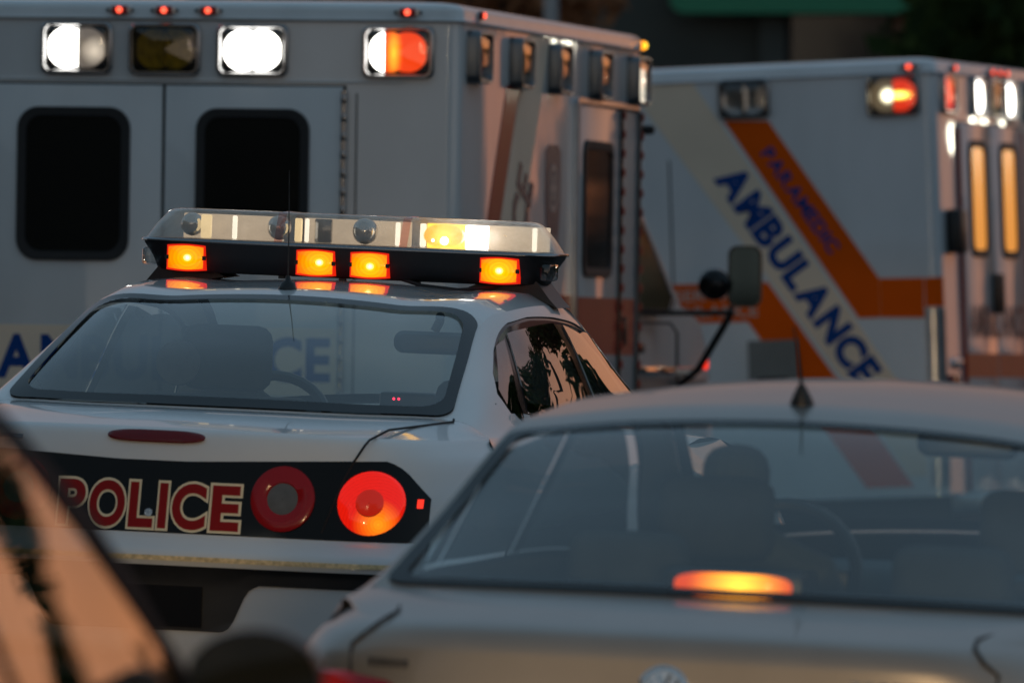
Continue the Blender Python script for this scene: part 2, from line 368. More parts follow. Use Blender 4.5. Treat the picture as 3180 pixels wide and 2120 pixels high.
def fillm(S, A, k=6):
    c = (sum(p[0] for p in A) / len(A), sum(p[1] for p in A) / len(A))
    fs = [1 - f / k for f in range(k)]
    V, Fs = loft([[tuple(S(c[0] + (p[0] - c[0]) * f, c[1] + (p[1] - c[1]) * f)) for p in A] for f in fs])
    n = len(A); V.append(tuple(S(*c))); m = len(V) - 1
    Fs += [((k - 1) * n + i, (k - 1) * n + (i + 1) % n, m) for i in range(n)]; return V, Fs
def thing(name, label, cat, group=None, M=None):
    o = bpy.data.objects.new(name, None); col.objects.link(o); o['label'] = label; o['category'] = cat; o.empty_display_size = .2
    if group: o['group'] = group
    if M is not None: o.matrix_world = M
    return o
def tag(o, label, cat, group=None):
    o['label'] = label; o['category'] = cat
    if group: o['group'] = group
    return o
# ------------------------------------------------------------------ poses: a point of the vehicle, where it shows, how far away it stands
def pose(yaw, pitch, roll, p, u, v, depth):
    a, q, r = R(yaw), R(pitch), R(roll)
    Rm = Matrix.Rotation(-a, 3, 'Z') @ Matrix.Rotation(q, 3, 'X') @ Matrix.Rotation(r, 3, 'Y')
    tgt = Vector(((u - 1590) / F * depth, depth, H - (v - 1200) / F * depth))
    M = Rm.to_4x4(); M.translation = tgt - Rm @ Vector(p); return M
M_A = pose(10.7, 0, .85, (1.172, 0, 2.65), 1432, 14, 45)
M_B = pose(-74.4, -2, 0, (-1.145, 0, 2.65), 2898, 181, 57)
M_P = pose(12.5, 1, 2.5, (0, .12, 1.05), 488, 1352, 31.3)
M_S = pose(14, 2, 2.5, (0, .02, .90), 2065, 2090, 24)
M_D = pose(8, 0, 0, (.72, 3.4, .98), 553, 2120, 17)

# ------------------------------------------------------------------ ground: one sheet that carries every vehicle
PL = [(M, M @ Vector((0, yc, 0))) for M, yc in ((M_A, 3), (M_B, 3), (M_P, 2.5), (M_S, 2.3), (M_D, 2.4))]
def ground_z(x, y):
    t = min(max((y - 18) / 40, 0), 1); base = .40 * t * t * (3 - 2 * t)
    ws, zs = .004, .004 * base
    for M, c in PL:
        n = M.to_3x3() @ Vector((0, 0, 1)); z = M.translation.z - (n.x * (x - M.translation.x) + n.y * (y - M.translation.y)) / n.z
        d2 = (x - c.x) ** 2 + (y - c.y) ** 2; wt = 1 / (1 + d2 / 5) ** 2
        if d2 > 400: continue
        ws += wt; zs += wt * z
    return zs / ws
def axis(lo, hi, near_lo, near_hi, step, far):
    a = [near_lo]
    while a[-1] < near_hi: a.append(a[-1] + step)
    s = step
    while a[-1] < hi: s *= far; a.append(a[-1] + s)
    s = step; b = [near_lo]
    while b[-1] > lo: s *= far; b.append(b[-1] - s)
    return b[:0:-1] + a
gx, gy = axis(-1500, 1500, -12, 14, .6, 1.5), axis(-1500, 1500, 8, 70, .6, 1.5)
V, Fs = loft([[(x, y, ground_z(x, y)) for x in gx] for y in gy], False)
g = ob('road', V, Fs, 'asphalt'); g['kind'] = 'structure'
exec_later = []
# ------------------------------------------------------------------ sedans
def interp(x, xs, ys):
    return float(np.interp(x, xs, ys))
def wheel(parent, x, y, r=.33, wd=.21):
    s = 1 if x > 0 else -1
    t = disc('wheel', (x, y, r), (s, 0, 0), [(r * .62, -wd / 2), (r * .93, -wd / 2), (r, -wd / 2 + .03), (r, wd / 2 - .03), (r * .93, wd / 2), (r * .64, wd / 2)], 'tyre', parent, 28)
    disc('rim', (x, y, r), (s, 0, 0), [(r * .64, wd / 2), (r * .6, wd / 2 - .03), (r * .3, wd / 2 - .05), (r * .2, wd / 2 - .01), (.001, wd / 2 - .008)], 'rim', t, 28)
class Sedan:
    def __init__(s, root, st, paint, tz, W, prof, yN, zN, Wm=.915, pw=8, dy=.5, clear=.24, sillz=.24, crease=False):
        """st: stations (y, z_centre, rail_x, rail_z, belt_x, belt_z, corner_forward) from rear glass base to cowl; tz deck edge height;
        W(z) half width, prof(z) y of the tail at height z"""
        s.root, s.paint, s.W, s.prof, s.tz, s.pw, s.dy = root, paint, W, prof, tz, pw, dy
        net = []
        for y, zc, rx, rz, bx, bz, cf in st:
            mid = (rx * .55, y + cf * .3, zc - (zc - rz) * .28)
            row = [(bx, y + cf * 1.2, bz), (rx, y + cf, rz), mid, (0, y, zc)]
            net.append([(-p[0], p[1], p[2]) for p in row] + row[2::-1])
        s.S = S = Surf(net, crease); s.n = len(st)
        # deck lid edge, tail
        aa = [math.sin(math.pi / 2 * k / 22) for k in range(-22, 23)]
        s.T = lambda a: np.array((a * W(tz), prof(tz) + dy * abs(a) ** pw, tz - .012 * abs(a) ** 3))
        zs = sorted(set([tz - .004, tz - .012] + [tz - (tz - sillz) * k / 34 for k in range(1, 35)]), reverse=True)
        rows = [[tuple(s.T(a)) for a in aa]]
        for z in zs: rows.append([(a * W(z), prof(z) + dy * abs(a) ** pw, z - (.012 * abs(a) ** 3 if z > tz - .03 else 0)) for a in aa])
        b = MB(); b.add(*loft(rows, False)); b.build('tail_panel', paint, root, angle=60)
        # deck
        nt_ = 8; rows = []
        for k in range(nt_ + 1):
            t = k / nt_; rows.append([tuple(s.T(a) * (1 - t) + S(0, 3 + 3 * a) * t + np.array((0, 0, .014 * math.sin(math.pi * t) * (1 - .6 * a * a)))) for a in aa])
        ob('deck_lid', *loft(rows, False), paint, root, True, 60)
        # roof
        ob('roof', *gridm(S, 2, 5, 1, 5, 16, 16), paint, root)
        # front end
        N = lambda a: np.array((a * .80, yN - .30 * abs(a) ** 3, zN - .02 * a * a))
        c7 = s.n - 1; rows = []
        for k in range(9):
            t = k / 8; rows.append([tuple(S(c7, 3 + 3 * a) * (1 - t) + N(a) * t + np.array((0, 0, .09 * math.sin(math.pi * t) ** .8))) for a in aa])
        ob('hood', *loft(rows, False), paint, root)
        hood_edge = [rows[3][-1], rows[6][-1], rows[8][-1]]
        ob('front_bumper', *loft([[tuple(N(a)) for a in aa]] + [[(a * .84, yN + .06 - .3 * abs(a) ** 3, z) for a in aa] for z in (zN - .12, .45, .26)], False), paint, root)
        for sx in (-1, 1): disc('headlight', (sx * .6, yN - .04, zN - .1), (0, 1, 0), [(.1, -.06), (.1, .0), (.06, .05), (.001, .06)], 'clear_cover', root)
        # sides under the belt
        top = [tuple(s.T(1))] + [tuple(S(i, 6)) for i in np.linspace(0, c7, 22)] + [tuple(h) for h in hood_edge]
        for sx in (-1, 1):
            rows = []
            for q, (xe, ye, ze) in enumerate(top):
                rw = []
                for k in range(13):
                    z = ze + (sillz - ze) * k / 12
                    if q == 0: rw.append((sx * W(z), prof(z) + dy, z if k else ze)); continue
                    f = min(max((ze - z) / .16, 0), 1); f = math.sin(f * math.pi / 2)
                    wm = Wm - .06 * max(0, (ye - 3.6)) ** 1 * .5
                    lo = .03 * max(0, (.5 - z) / .26)
                    rw.append((sx * (xe + (wm - xe) * f - lo), ye, z))
                rows.append(rw)
            ob('side_panel', *loft(rows, False), paint, root, True, 60)
        box('floor_pan', (0, (yN + .3) / 2, clear + .03), (1.5, yN - .5, .04), 'black_plastic', root)
        for y in (1.12, yN - .95):
            for x in (-1, 1): wheel(root, x * (Wm - .1), y)
    def rear_glass(s, i0=.02, i1=1.97, j0=1.03, j1=4.97, ru=.22, rv=.24, frit=(.16, .16), gname='rear_window', mat='auto_glass', fr=(.3, .3)):
        S = s.S; full = dens([(round(i0), 1), (round(i1), 1), (round(i1), 5), (round(i0), 5)])
        A = rloop(i0, i1, j0, j1, ru, rv); B = rloop(i0 + frit[0], i1 - frit[0], j0 + frit[1], j1 - frit[1], *fr)
        ob('window_surround', *ringm(S, full, A, 2), s.paint, s.root)
        g_ = ob(gname, *fillm(S, A, 9), mat, s.root)
        A2 = rloop(i0 - .012, i1 + .012, j0 - .02, j1 + .02, ru, rv)
        ob('rubber_seal', *ringm(S.off(.004), A2, rloop(i0 + .03, i1 - .03, j0 + .03, j1 - .03, ru, rv), 1), 'black_rubber', g_)
        ob('frit_band', *ringm(S.off(-.006), A, B, 2), 'black_gloss', g_)
        return g_
    def windshield(s, mat='auto_glass', frame=None):
        S = s.S; A = rloop(5.03, 6.98, 1.06, 4.94, .12, .12)
        ob('window_surround', *ringm(S, dens([(5, 1), (7, 1), (7, 5), (5, 5)]), A, 2), frame or s.paint, s.root)
        g_ = ob('windshield', *fillm(S, A, 8), mat, s.root)
        ob('frit_band', *ringm(S.off(-.005), A, rloop(5.12, 6.85, 1.16, 4.84, .12, .12), 1), 'black_gloss', g_)
    def side_glass(s, dlo, panes, mat='side_glass', trim='black_gloss', pillar=None):
        S = s.S
        for sgn in (1, -1):
            Sf = (lambda i, j: S(i, j)) if sgn > 0 else (lambda i, j: S(i, 6 - j))
            So = (lambda i, j: S.off(.004)(i, j)) if sgn > 0 else (lambda i, j: S.off(.004)(i, 6 - j))
            A = dens([(0, 5), (7, 5), (7, 6), (0, 6)]); D = dens(dlo)
            ob('pillar_panel', *ringm(Sf, A, D, 4), pillar or s.paint, s.root)
            c = (sum(p[0] for p in D) / len(D), sum(p[1] for p in D) / len(D))
            big = [(c[0] + (p[0] - c[0]) * 1.012, c[1] + (p[1] - c[1]) * 1.03) for p in D]
            # trim strip round the opening, and the posts between panes
            inner = [(c[0] + (p[0] - c[0]) * .985, c[1] + (p[1] - c[1]) * .93) for p in D]
            ob('window_trim', *ringm(So, big, inner, 1, c), trim, s.root)
            for p in panes:
                ob('side_window', *fillm(Sf, dens(p), 4), mat, s.root)
            for a, b in zip(panes[:-1], panes[1:]):
                post = [a[1], b[0], b[-1], a[2]]
                ob('door_pillar', *fillm(So, dens(post), 2), trim, s.root)
    def near_px(s, M, pts):
        """parameters (i,j) of the side surface seen at photo points"""
        I, J = np.linspace(.2, 7, 240), np.linspace(5, 6, 60); G = []
        for i in I:
            for j in J:
                q = M @ Vector(s.S(i, j)); G.append((i, j, 1590 + F * q.x / q.y, 1200 - F * (q.z - H) / q.y))
        G = np.array(G); res = []
        for u, v in pts:
            k = np.argmin((G[:, 2] - u) ** 2 + (G[:, 3] - v) ** 2); res.append((float(G[k, 0]), float(G[k, 1])))
        return res
def seat(parent, x, y, zt, mat, head=True, wd=.5, lean=.22, name='seat'):
    b = MB()
    b.add(*loft([[(x + p[0] * (1 - .1 * k), y - lean * k * .6 + q * .0 + (p[1] * .13), .42 + (zt - .62) * k) for p in rrect(wd, 1, .12, 4)] for k, q in ((0, 0), (.3, 0), (.7, 0), (.95, 0), (1, 0))], True, True, True))
    b.add(*boxm(x, y + .25, .42, wd, .52, .16, .06, 3))
    o = b.build(name, mat, parent, angle=50)
    if head:
        hb = MB(); hb.add(*boxm(x, y - lean * .62, zt - .09, .27, .10, .19, .045, 3)); hb.build('headrest', mat, o)
    return o
def steering(parent, x, y, z):
    V, Fs = [], []
    n, m = 28, 8; rr, r = .185, .016; tilt = R(25)
    loops = []
    for k in range(n):
        a = 2 * math.pi * k / n; c = Vector((math.cos(a), 0, math.sin(a)))
        lp = []
        for q in range(m):
            b = 2 * math.pi * q / m; p = c * (rr + r * math.cos(b)) + Vector((0, r * math.sin(b), 0))
            p = Matrix.Rotation(-tilt, 3, 'X') @ p; lp.append((x + p.x, y + p.y, z + p.z))
        loops.append(lp)
    loops.append(loops[0]); b = MB(); b.add(*loft(loops)); b.add(*boxm(x, y, z, .34, .03, .06, .01))
    b.build('steering_wheel', 'black_plastic', parent)

# ---- police car -------------------------------------------------------------------------------------------
pc = thing('police_car', 'white police sedan with a lit light bar and POLICE across its black tail panel', 'police car', M=M_P)
PW = lambda z: interp(z, [.24, .5, .72, .78, .9, 1.0, 1.072], [.86, .89, .90, .885, .88, .85, .80])
PROF = lambda z: interp(z, [.24, .35, .5, .66, .70, .712, .74, .752, .772, .785, .80, 1.0, 1.045, 1.06, 1.072], [.06, .01, -.02, -.02, -.025, -.035, -.035, -.025, .04, .055, .058, .10, .115, .125, .15])
P = Sedan(pc, [(.83, 1.107, .645, 1.104, .745, 1.06, .05), (1.19, 1.280, .605, 1.240, .765, 1.055, .03), (1.57, 1.412, .565, 1.362, .775, 1.05, .0), (1.85, 1.438, .582, 1.393, .78, 1.045, 0),
               (2.3, 1.449, .588, 1.402, .785, 1.04, 0), (2.75, 1.425, .575, 1.372, .785, 1.03, -.05), (3.12, 1.29, .60, 1.225, .785, 1.02, -.05), (3.5, 1.06, .68, 1.0, .78, .985, -.04)],
          'police_white', 1.072, PW, PROF, 4.95, .80)
P.rear_glass(ru=.2, rv=.22, frit=(.13, .14), fr=(.24, .26)); P.windshield()
dl = P.near_px(M_P, [(1588, 1283), (1546, 1222), (1532, 1160), (1532, 1091), (1546, 1035), (1574, 1002), (1635, 983), (1719, 986), (1798, 1014), (1868, 1058), (1953, 1157)])
dl += [(6.75, 5.9), (6.3, 5.95), (2.6, 5.95)]
q1 = P.near_px(M_P, [(1540, 1075), (1564, 1052), (1607, 1241), (1617, 1290), (1580, 1265), (1547, 1205)])
q2 = P.near_px(M_P, [(1576, 1035), (1719, 1005), (1798, 1185)]); q3 = P.near_px(M_P, [(1747, 1010), (1800, 1037), (1862, 1085), (1940, 1172), (1811, 1190)])
pane1 = [q1[0], q1[1], (q1[2][0] + .05, q1[2][1]), (q1[3][0], 5.9), q1[4], q1[5]]
pane2 = [q2[0], q2[1], (q2[2][0] + .12, 5.9), (q1[3][0] + .18, 5.9)]
pane3 = [q3[0], q3[1], q3[2], q3[3], (6.6, 5.88), (q2[2][0] + .3, 5.9)]
P.side_glass(dl, [pane1, pane2, pane3])
# tail surface as a graph y(x, z)
def ptail(x, z, d=0):
    return (x, PROF(z) + .5 * abs(x / PW(z)) ** 8 - d, z)
def tail_patch(name, mat, parent, zlo, zhi, x0, x1, d, nx=40, nz=8, f=ptail):
    rows = []
    for k in range(nz + 1):
        rows.append([f(x, zlo(x) + (zhi(x) - zlo(x)) * k / nz, d) for x in [x0 + (x1 - x0) * q / nx for q in range(nx + 1)]])
    return ob(name, *loft(rows, False), mat, parent)
ztop = lambda x: interp(abs(x), [0, .1, .52, .64, .68, .745], [.985, .985, 1.004, 1.008, .985, .91])
pbr('tail_black', (.006, .006, .006), .03, spec=.22)
tail_patch('black_panel', 'tail_black', pc, lambda x: min(.792, ztop(x) - .02), ztop, -.745, .745, .004, 80)
for z, x0, x1, mat, off, off2, d in ((0, 0, 0, 'cream_print', .075, None, .0065), (0, 0, 0, 'maroon_print', .075, .032, .0085)):
    lettering('POLICE', lambda a, b, d=d: ptail(a, b, d), -.262, .258, .797, .932, mat, pc, off=off, gap=.02, off2=off2, spans=[(-.258, -.173), (-.172, -.063), (-.062, .018), (.020, .055), (.057, .163), (.165, .258)])
def tail_disc(name, cx, cz, prof_, mat, parent, f=ptail, n=36):
    return ob(name, *loft([[(cx + r * math.cos(a), f(cx + r * math.cos(a), cz + r * math.sin(a), 0)[1] - d, cz + r * math.sin(a)) for a in [2 * math.pi * k / n for k in range(n)]] for r, d in prof_]), mat, parent, True, 50)
emit('centre_red', (1, .03, .01), .35); lamp('tail_lit', (1, .42, .01), (1, .012, .003), .9, .75, (.632, .08, .84), .075, power=1.3, ribs=700)
for sx in (-1, 1):
    t = tail_disc('tail_lamp', sx * .367, .897, [(.088, .0), (.088, .010), (.082, .013), (.046, .014), (.04, .008)], 'red_lens_dim', pc)
    tail_disc('reverse_lens', sx * .367, .897, [(.044, .010), (.03, .013), (.001, .014)], 'interior_grey', t)
    t = tail_disc('tail_lamp', sx * .604, .895, [(.086, .0), (.086, .012), (.079, .018), (.036, .019)], 'tail_lit', pc); t['label'] = 'lit red round tail lamp'
    tail_disc('lamp_centre', sx * .604, .897, [(.036, .019), (.028, .024), (.001, .026)], 'centre_red', t)
    b = ob('side_marker', *gridm(lambda u, v: np.array(ptail(sx * (.716 + .014 * u), .885 + .024 * v, .006)), 0, 1, 0, 1, 3, 3), 'lit_red', pc)
tail_disc('lock_cylinder', .0, .845, [(.012, .006), (.011, .012), (.001, .012)], 'chrome_dark', pc)
# high brake lamp
pts = [(.135 * math.copysign(abs(math.cos(a)) ** .55, math.cos(a)), 1.049 + .0165 * math.copysign(abs(math.sin(a)) ** .8, math.sin(a))) for a in [2 * math.pi * k / 40 for k in range(40)]]
ob('high_brake_lamp', *loft([[(x, ptail(x, z)[1] + .002, z) for x, z in pts], [(x, ptail(x, z)[1] - .008, z) for x, z in pts], [(x * .9, ptail(x, z)[1] - .011, 1.049 + (z - 1.049) * .7) for x, z in pts]], True, False, True), 'red_lens', pc)
# shut line of the deck lid
for sx in (-1, 1):
    pl = [(sx * .655, .845, 1.108), (sx * .66, .82, 1.102), (sx * .60, .30, 1.088), (sx * .585, .14, 1.064), (sx * .578, .118, 1.05)] + [ptail(sx * xx, zz, .003) for xx, zz in ((.55, 1.005), (.53, .96), (.505, .89), (.48, .81))]
    tube('lid_seam', pl, .0035, 'seam_black', pc, 6)
# bumper details
tail_patch('reflective_strip', 'gold_tape', pc, lambda x: .722, lambda x: .735, -.72, .72, .003, 40, 1)
def recess_lo(x): return interp(abs(x), [0, .235, .26, .30, .33], [.535, .535, .55, .645, .664])
tail_patch('bumper_insert', 'black_plastic', pc, recess_lo, lambda x: .709, -.80, .80, .0045, 120, 6)
box('plate_recess', (0, -.030, .60), (.36, .006, .11), 'black_gloss', pc)
# badges
tail_patch('badge', 'chrome_dark', pc, lambda x: 1.028, lambda x: 1.04, -.47, -.37, .004, 10, 1)
e = P.near_px(M_P, [(1546, 1266)])[0]; ep = P.S.off(.006)(e[0], min(e[1], 5.97)); en = P.S.nrm(e[0], min(e[1], 5.97))
bd = disc('pillar_emblem', tuple(ep), tuple(en), [(.034, -.004), (.034, .004), (.028, .007), (.027, .004), (.001, .004)], 'chrome', pc)
b = MB()
for k in range(4): b.add(*tubem([tuple(ep + en * .006 + np.array((0, .02 * math.cos(k * 1.7), .02 * math.sin(k * 1.7)))), tuple(ep + en * .008), tuple(ep + en * .006 + np.array((0, .018 * math.cos(k * 1.7 + 2.4), .018 * math.sin(k * 1.7 + 2.4))))], .0045, 6))
b.build('emblem_figure', 'chrome', bd)
# interior
box('parcel_shelf', (0, 1.05, 1.02), (1.28, .52, .03), 'interior_dark', pc, .01)
for x in (-.36, .36): seat(pc, x, 1.55, 1.14, 'interior_dark', False, .62)
seat(pc, -.38, 2.55, 1.30, 'interior_dark'); seat(pc, .38, 2.55, 1.17, 'interior_dark')
box('dashboard', (0, 3.28, .92), (1.36, .44, .24), 'interior_dark', pc, .08, 4)
steering(pc, -.38, 2.95, .98)
b = MB(); b.add(*loft([[(x, 2.98 + .012 * k, z) for x, z in rrect(.235 - .03 * abs(k), .066 - .02 * abs(k), .03 - .008 * abs(k), 5, .10, 1.265)] for k in (-1, 0, 1)], True, True, True)); b.add(*tubem([(.10, 3.0, 1.30), (.115, 3.0, 1.33), (.12, 2.98, 1.345)], .014)); b.build('rear_view_mirror', 'black_plastic', pc)
lp = box('dash_radio', (.06, 2.9, 1.085), (.17, .1, .07), 'black_plastic', pc, .01)
for x in (.02, .035): disc('indicator_led', (x, 2.848, 1.10), (0, -1, 0), [(.004, 0), (.003, .003), (.001, .004)], 'led_red', lp, 8)
disc('reflection_disc', (-.42, 2.0, 1.2), (.1, -1, .1), [(.001, -.03), (.05, -.02), (.066, .0), (.064, .01), (.001, .012)], 'interior_grey', pc)  # grey disc modelled in place of a round reflection
# roof aerial
disc('aerial_base', (-.03, 1.68, 1.418), (0, 0, 1), [(.028, -.004), (.027, .012), (.02, .030), (.009, .036), (.006, .05), (.001, .05)], 'black_plastic', pc, 16)
tube('aerial_whip', [(-.03, 1.68, 1.46), (-.033, 1.68, 1.6), (-.041, 1.69, 1.765)], [.0022, .0018, .0012], 'black_plastic', pc, 6)
# ---- light bar
YB = 2.42
base = MB()
def barsec(hx, d, z, cy=YB): return [(-.013 + x, cy + y, z) for x, y in rrect(2 * hx, d, min(.11, d * .45), 7)]
base.add(*loft([barsec(.555, .24, 1.455), barsec(.575, .27, 1.462), barsec(.588, .30, 1.50), barsec(.61, .325, 1.535), barsec(.613, .33, 1.546)], True, True, True))
lb = base.build('light_bar', 'black_plastic', pc, angle=50); lb['label'] = 'clear domed light bar strapped across the roof'
ob('clear_dome', *loft([barsec(.612, .325, 1.547), barsec(.606, .31, 1.555), barsec(.585, .27, 1.59), barsec(.555, .225, 1.626), barsec(.54, .20, 1.635), barsec(.52, .17, 1.638)], True, False, True), 'dome_clear', lb, True, 60)
ob('dome_rim', *loft([barsec(.618, .336, 1.542), barsec(.619, .338, 1.547), barsec(.614, .328, 1.551)]), 'chrome_dark', lb)
for x in (-.205, .165):
    ob('dome_joint', *loft([[(x + dx, YB + y * 1.012, 1.546 + (z - 1.546) * 1.015) for y, z in ((-.163, 1.547), (-.155, 1.556), (-.135, 1.59), (-.113, 1.626), (-.1, 1.636), (0, 1.639), (.1, 1.636), (.113, 1.626), (.135, 1.59), (.155, 1.556), (.163, 1.547))] for dx in (-.012, -.006, .006, .012)], False), 'pink_cover', lb)
box('floor_mirror', (-.013, YB, 1.55), (1.14, .24, .006), 'chrome_dark', lb)
def sphere(name, c, r, mat, parent, sq=1.0):
    return disc(name, c, (0, 0, 1), [(max(.001, r * math.sin(math.pi * k / 12)), -r * sq * math.cos(math.pi * k / 12)) for k in range(13)], mat, parent, 20)
emit('bar_glow', (1, .78, .55), .55)  # emission put into the reflector panels for the lamp light falling on them
for x, wd in ((-.39, .30), (-.02, .32), (.38, .34)): box('glow_panel', (x, YB + .06, 1.588), (wd, .008, .07), 'bar_glow', lb, .002)
for x, r in ((-.24, .036), (.015, .038), (-.50, .034)): sphere('rotator_reflector', (x, YB, 1.592), r, 'chrome', lb)
for x, wd, m in ((-.44, .03, 'lit_warm'), (-.355, .012, 'lit_white_soft'), (-.165, .02, 'lit_warm'), (-.14, .01, 'lit_white_soft'), (-.10, .05, 'chrome_dark'), (.13, .012, 'lit_white_soft'), (.205, .016, 'lit_white_soft'), (.365, .066, 'lit_white'), (.535, .012, 'lit_white_soft')):
    box('mirror_panel' if 'chrome' in m else 'lit_strip', (x - .013, YB + (.02 if 'chrome' in m else -.02), 1.588), (wd, .02, .068), m, lb, .004)
lamp('bar_amber', (1, .7, .1), (1, .45, .01), 2, 1.5, (.268, YB - .05, 1.580), .055)
ob('amber_rotator', *loft([[(.262 + .06 * cx * q, YB - .05 + .03 * k, 1.589 + .036 * sz * q) for cx, sz in [(math.cos(2 * math.pi * t / 24), math.sin(2 * math.pi * t / 24)) for t in range(24)]] for k, q in ((-1, .75), (-.7, .95), (0, 1), (1, 1))], True, True, True), 'bar_amber', lb)
box('amber_glow_panel', (.262, YB + .0, 1.588), (.125, .01, .07), 'lit_yellow', lb, .003)  # glowing panel added behind the rotator to widen its amber glow
sphere('amber_bulb', (.235, YB - .07, 1.575), .011, 'lit_white', lb); sphere('amber_bulb', (.27, YB - .085, 1.575), .012, 'lit_white', lb)
for k, x in enumerate((-.475, -.091, .069, .452)):
    nm = 'takedown_%d' % k; yf = YB - .158; zc = 1.497
    lamp(nm, (.6, .5, .0), (1, .13, .0), 1.0 + .12 * k, 1.15, (x + (.006, .014, .004, .002)[k], yf - .012, zc + (.0, .002, -.003, .0)[k]), .066, (1, .3, 1.2), power=.8, ribs=520, hot=((1, .8, .35), 4, .013))
    fr = Frame((x, yf, zc), (1, 0, 0), (0, -1, 0))
    def brl(w_, h_, n=9):
        t_ = [(-w_ / 2 + w_ * q / n, h_ / 2 + .004 * math.sin(math.pi * q / n)) for q in range(n + 1)]; return t_ + [(a, -b) for a, b in t_[::-1]]
    lm = ringplate('flasher', fr, [(brl(.114, .071), -.03), (brl(.114, .071), .004), (brl(.111, .068), .008), (brl(.104, .061), .008)], 'lit_red_dim', lb)
    ob('lens', *loft([[fr(a, b, c) for a, b in brl(*wh)] for wh, c in (((.104, .061), .008), ((.094, .053), .011), ((.05, .03), .0125), ((.001, .001), .013))]), nm, lm)
    for sx in (-1, 1): box('clip', fr(sx * .055, 0, .009), (.01, .008, .012), 'black_plastic', lm)
for sx in (-1, 1):
    b = MB(); b.add(*loft([[(-.013 + sx * px, YB + dy_, pz) for px, pz in ((.56, 1.47), (.40, 1.462), (.36, 1.445), (.60, 1.405), (.625, 1.395), (.60, 1.42))] for dy_ in (-.09, .09)], True, True, True)); b.build('mounting_foot', 'black_plastic', lb, angle=30)
    box('alley_light', (-.013 + sx * .59, YB - .06, 1.497), (.03, .12, .05), 'clear_cover', lb, .008)
    st_ = [tuple(P.S.off(.004)(3.98, 3 + sx * q)) for q in (1.9, 2.0, 2.08, 2.16)]; st2 = [tuple(P.S.off(.004)(4.1, 3 + sx * q)) for q in (1.9, 2.0, 2.08, 2.16)]
    ob('strap', *loft([st_, st2], False), 'black_plastic', lb)
tube('bar_cable', [(.15, YB - .12, 1.462), (.22, YB - .14, 1.445), (.33, YB - .14, 1.437), (.42, YB - .12, 1.447), (.45, YB - .1, 1.46)], .006, 'black_rubber', lb, 6)
for x in (-.2, -.02, .2): box('bracket', (x, YB - .11, 1.456), (.018, .02, .018), 'black_plastic', lb)
# ---- silver sedan -----------------------------------------------------------------------------------------
sv = thing('sedan', 'silver sedan in front right with its centre brake light lit behind the rear window', 'car', M=M_S)
SW = lambda z: interp(z, [.24, .5, .8, .90, .97, .985], [.82, .85, .855, .84, .78, .765])
SPROF = lambda z: interp(z, [.24, .4, .55, .60, .62, .80, .95, .972, .985], [.06, .0, -.04, -.03, .015, .012, .024, .05, .10])
SW2 = lambda z: SW(z) * 1.05
S_ = Sedan(sv, [(.55, 1.020, .775, 1.016, .845, .985, .03), (.92, 1.205, .722, 1.165, .85, .99, .02), (1.31, 1.372, .672, 1.322, .85, .985, .0), (1.6, 1.412, .662, 1.355, .85, .98, 0),
                (2.1, 1.432, .652, 1.375, .85, .975, 0), (2.55, 1.405, .63, 1.345, .85, .965, -.05), (2.95, 1.24, .67, 1.17, .84, .955, -.05), (3.3, 1.03, .72, .97, .83, .93, -.04)],
           'silver_paint', .985, SW2, SPROF, 4.35, .75, Wm=.905, pw=8, dy=.42, crease=True)
S_.rear_glass(i0=.03, i1=1.97, j0=1.05, j1=4.95, ru=.09, rv=.14, frit=(.07, .10), fr=(.1, .14)); S_.windshield()
S_.side_glass([(1.35, 5.5), (1.7, 5.2), (2.2, 5.12), (3.5, 5.1), (4.8, 5.12), (5.4, 5.25), (6.8, 5.75), (6.7, 5.93), (1.7, 5.93)],
              [[(1.8, 5.3), (2.0, 5.24), (2.1, 5.88), (1.75, 5.88)], [(2.1, 5.2), (3.7, 5.17), (3.8, 5.9), (2.2, 5.88)], [(3.85, 5.17), (4.8, 5.2), (5.4, 5.35), (6.5, 5.8), (6.45, 5.9), (3.95, 5.9)]])
def stail(x, z, d=0): return (x, SPROF(z) + .42 * abs(x / SW2(z)) ** 8 - d, z)
lamp('chmsl_lit', (1, .5, .03), (1, .075, .001), 3.2, 1.1, (.01, .645, 1.048), .12, (1, .3, 1.6), power=1.6)
pts = [(.128 * math.copysign(abs(math.cos(a)) ** .5, math.cos(a)), .026 * math.copysign(abs(math.sin(a)) ** .7, math.sin(a))) for a in [2 * math.pi * k / 40 for k in range(40)]]
hb = ob('high_brake_lamp', *loft([[(-.008 + x * f, .66 - .012 * c, 1.048 + z * f) for x, z in pts] for f, c in ((1, -3), (1, 0), (.93, 1), (.5, 1.6), (.001, 1.8))], True, True), 'chmsl_lit', sv); hb['label'] = 'lit orange-red high brake lamp'
box('brake_lamp_housing', (-.008, .70, 1.045), (.30, .07, .066), 'black_plastic', sv, .012)
box('parcel_shelf', (0, .86, 1.0), (1.36, .5, .03), 'interior_dark', sv, .01)
lamp('red_tail_dim', (.8, .03, .02), (.3, .004, .008), .25, .12, (-.72, .1, .80), .10)
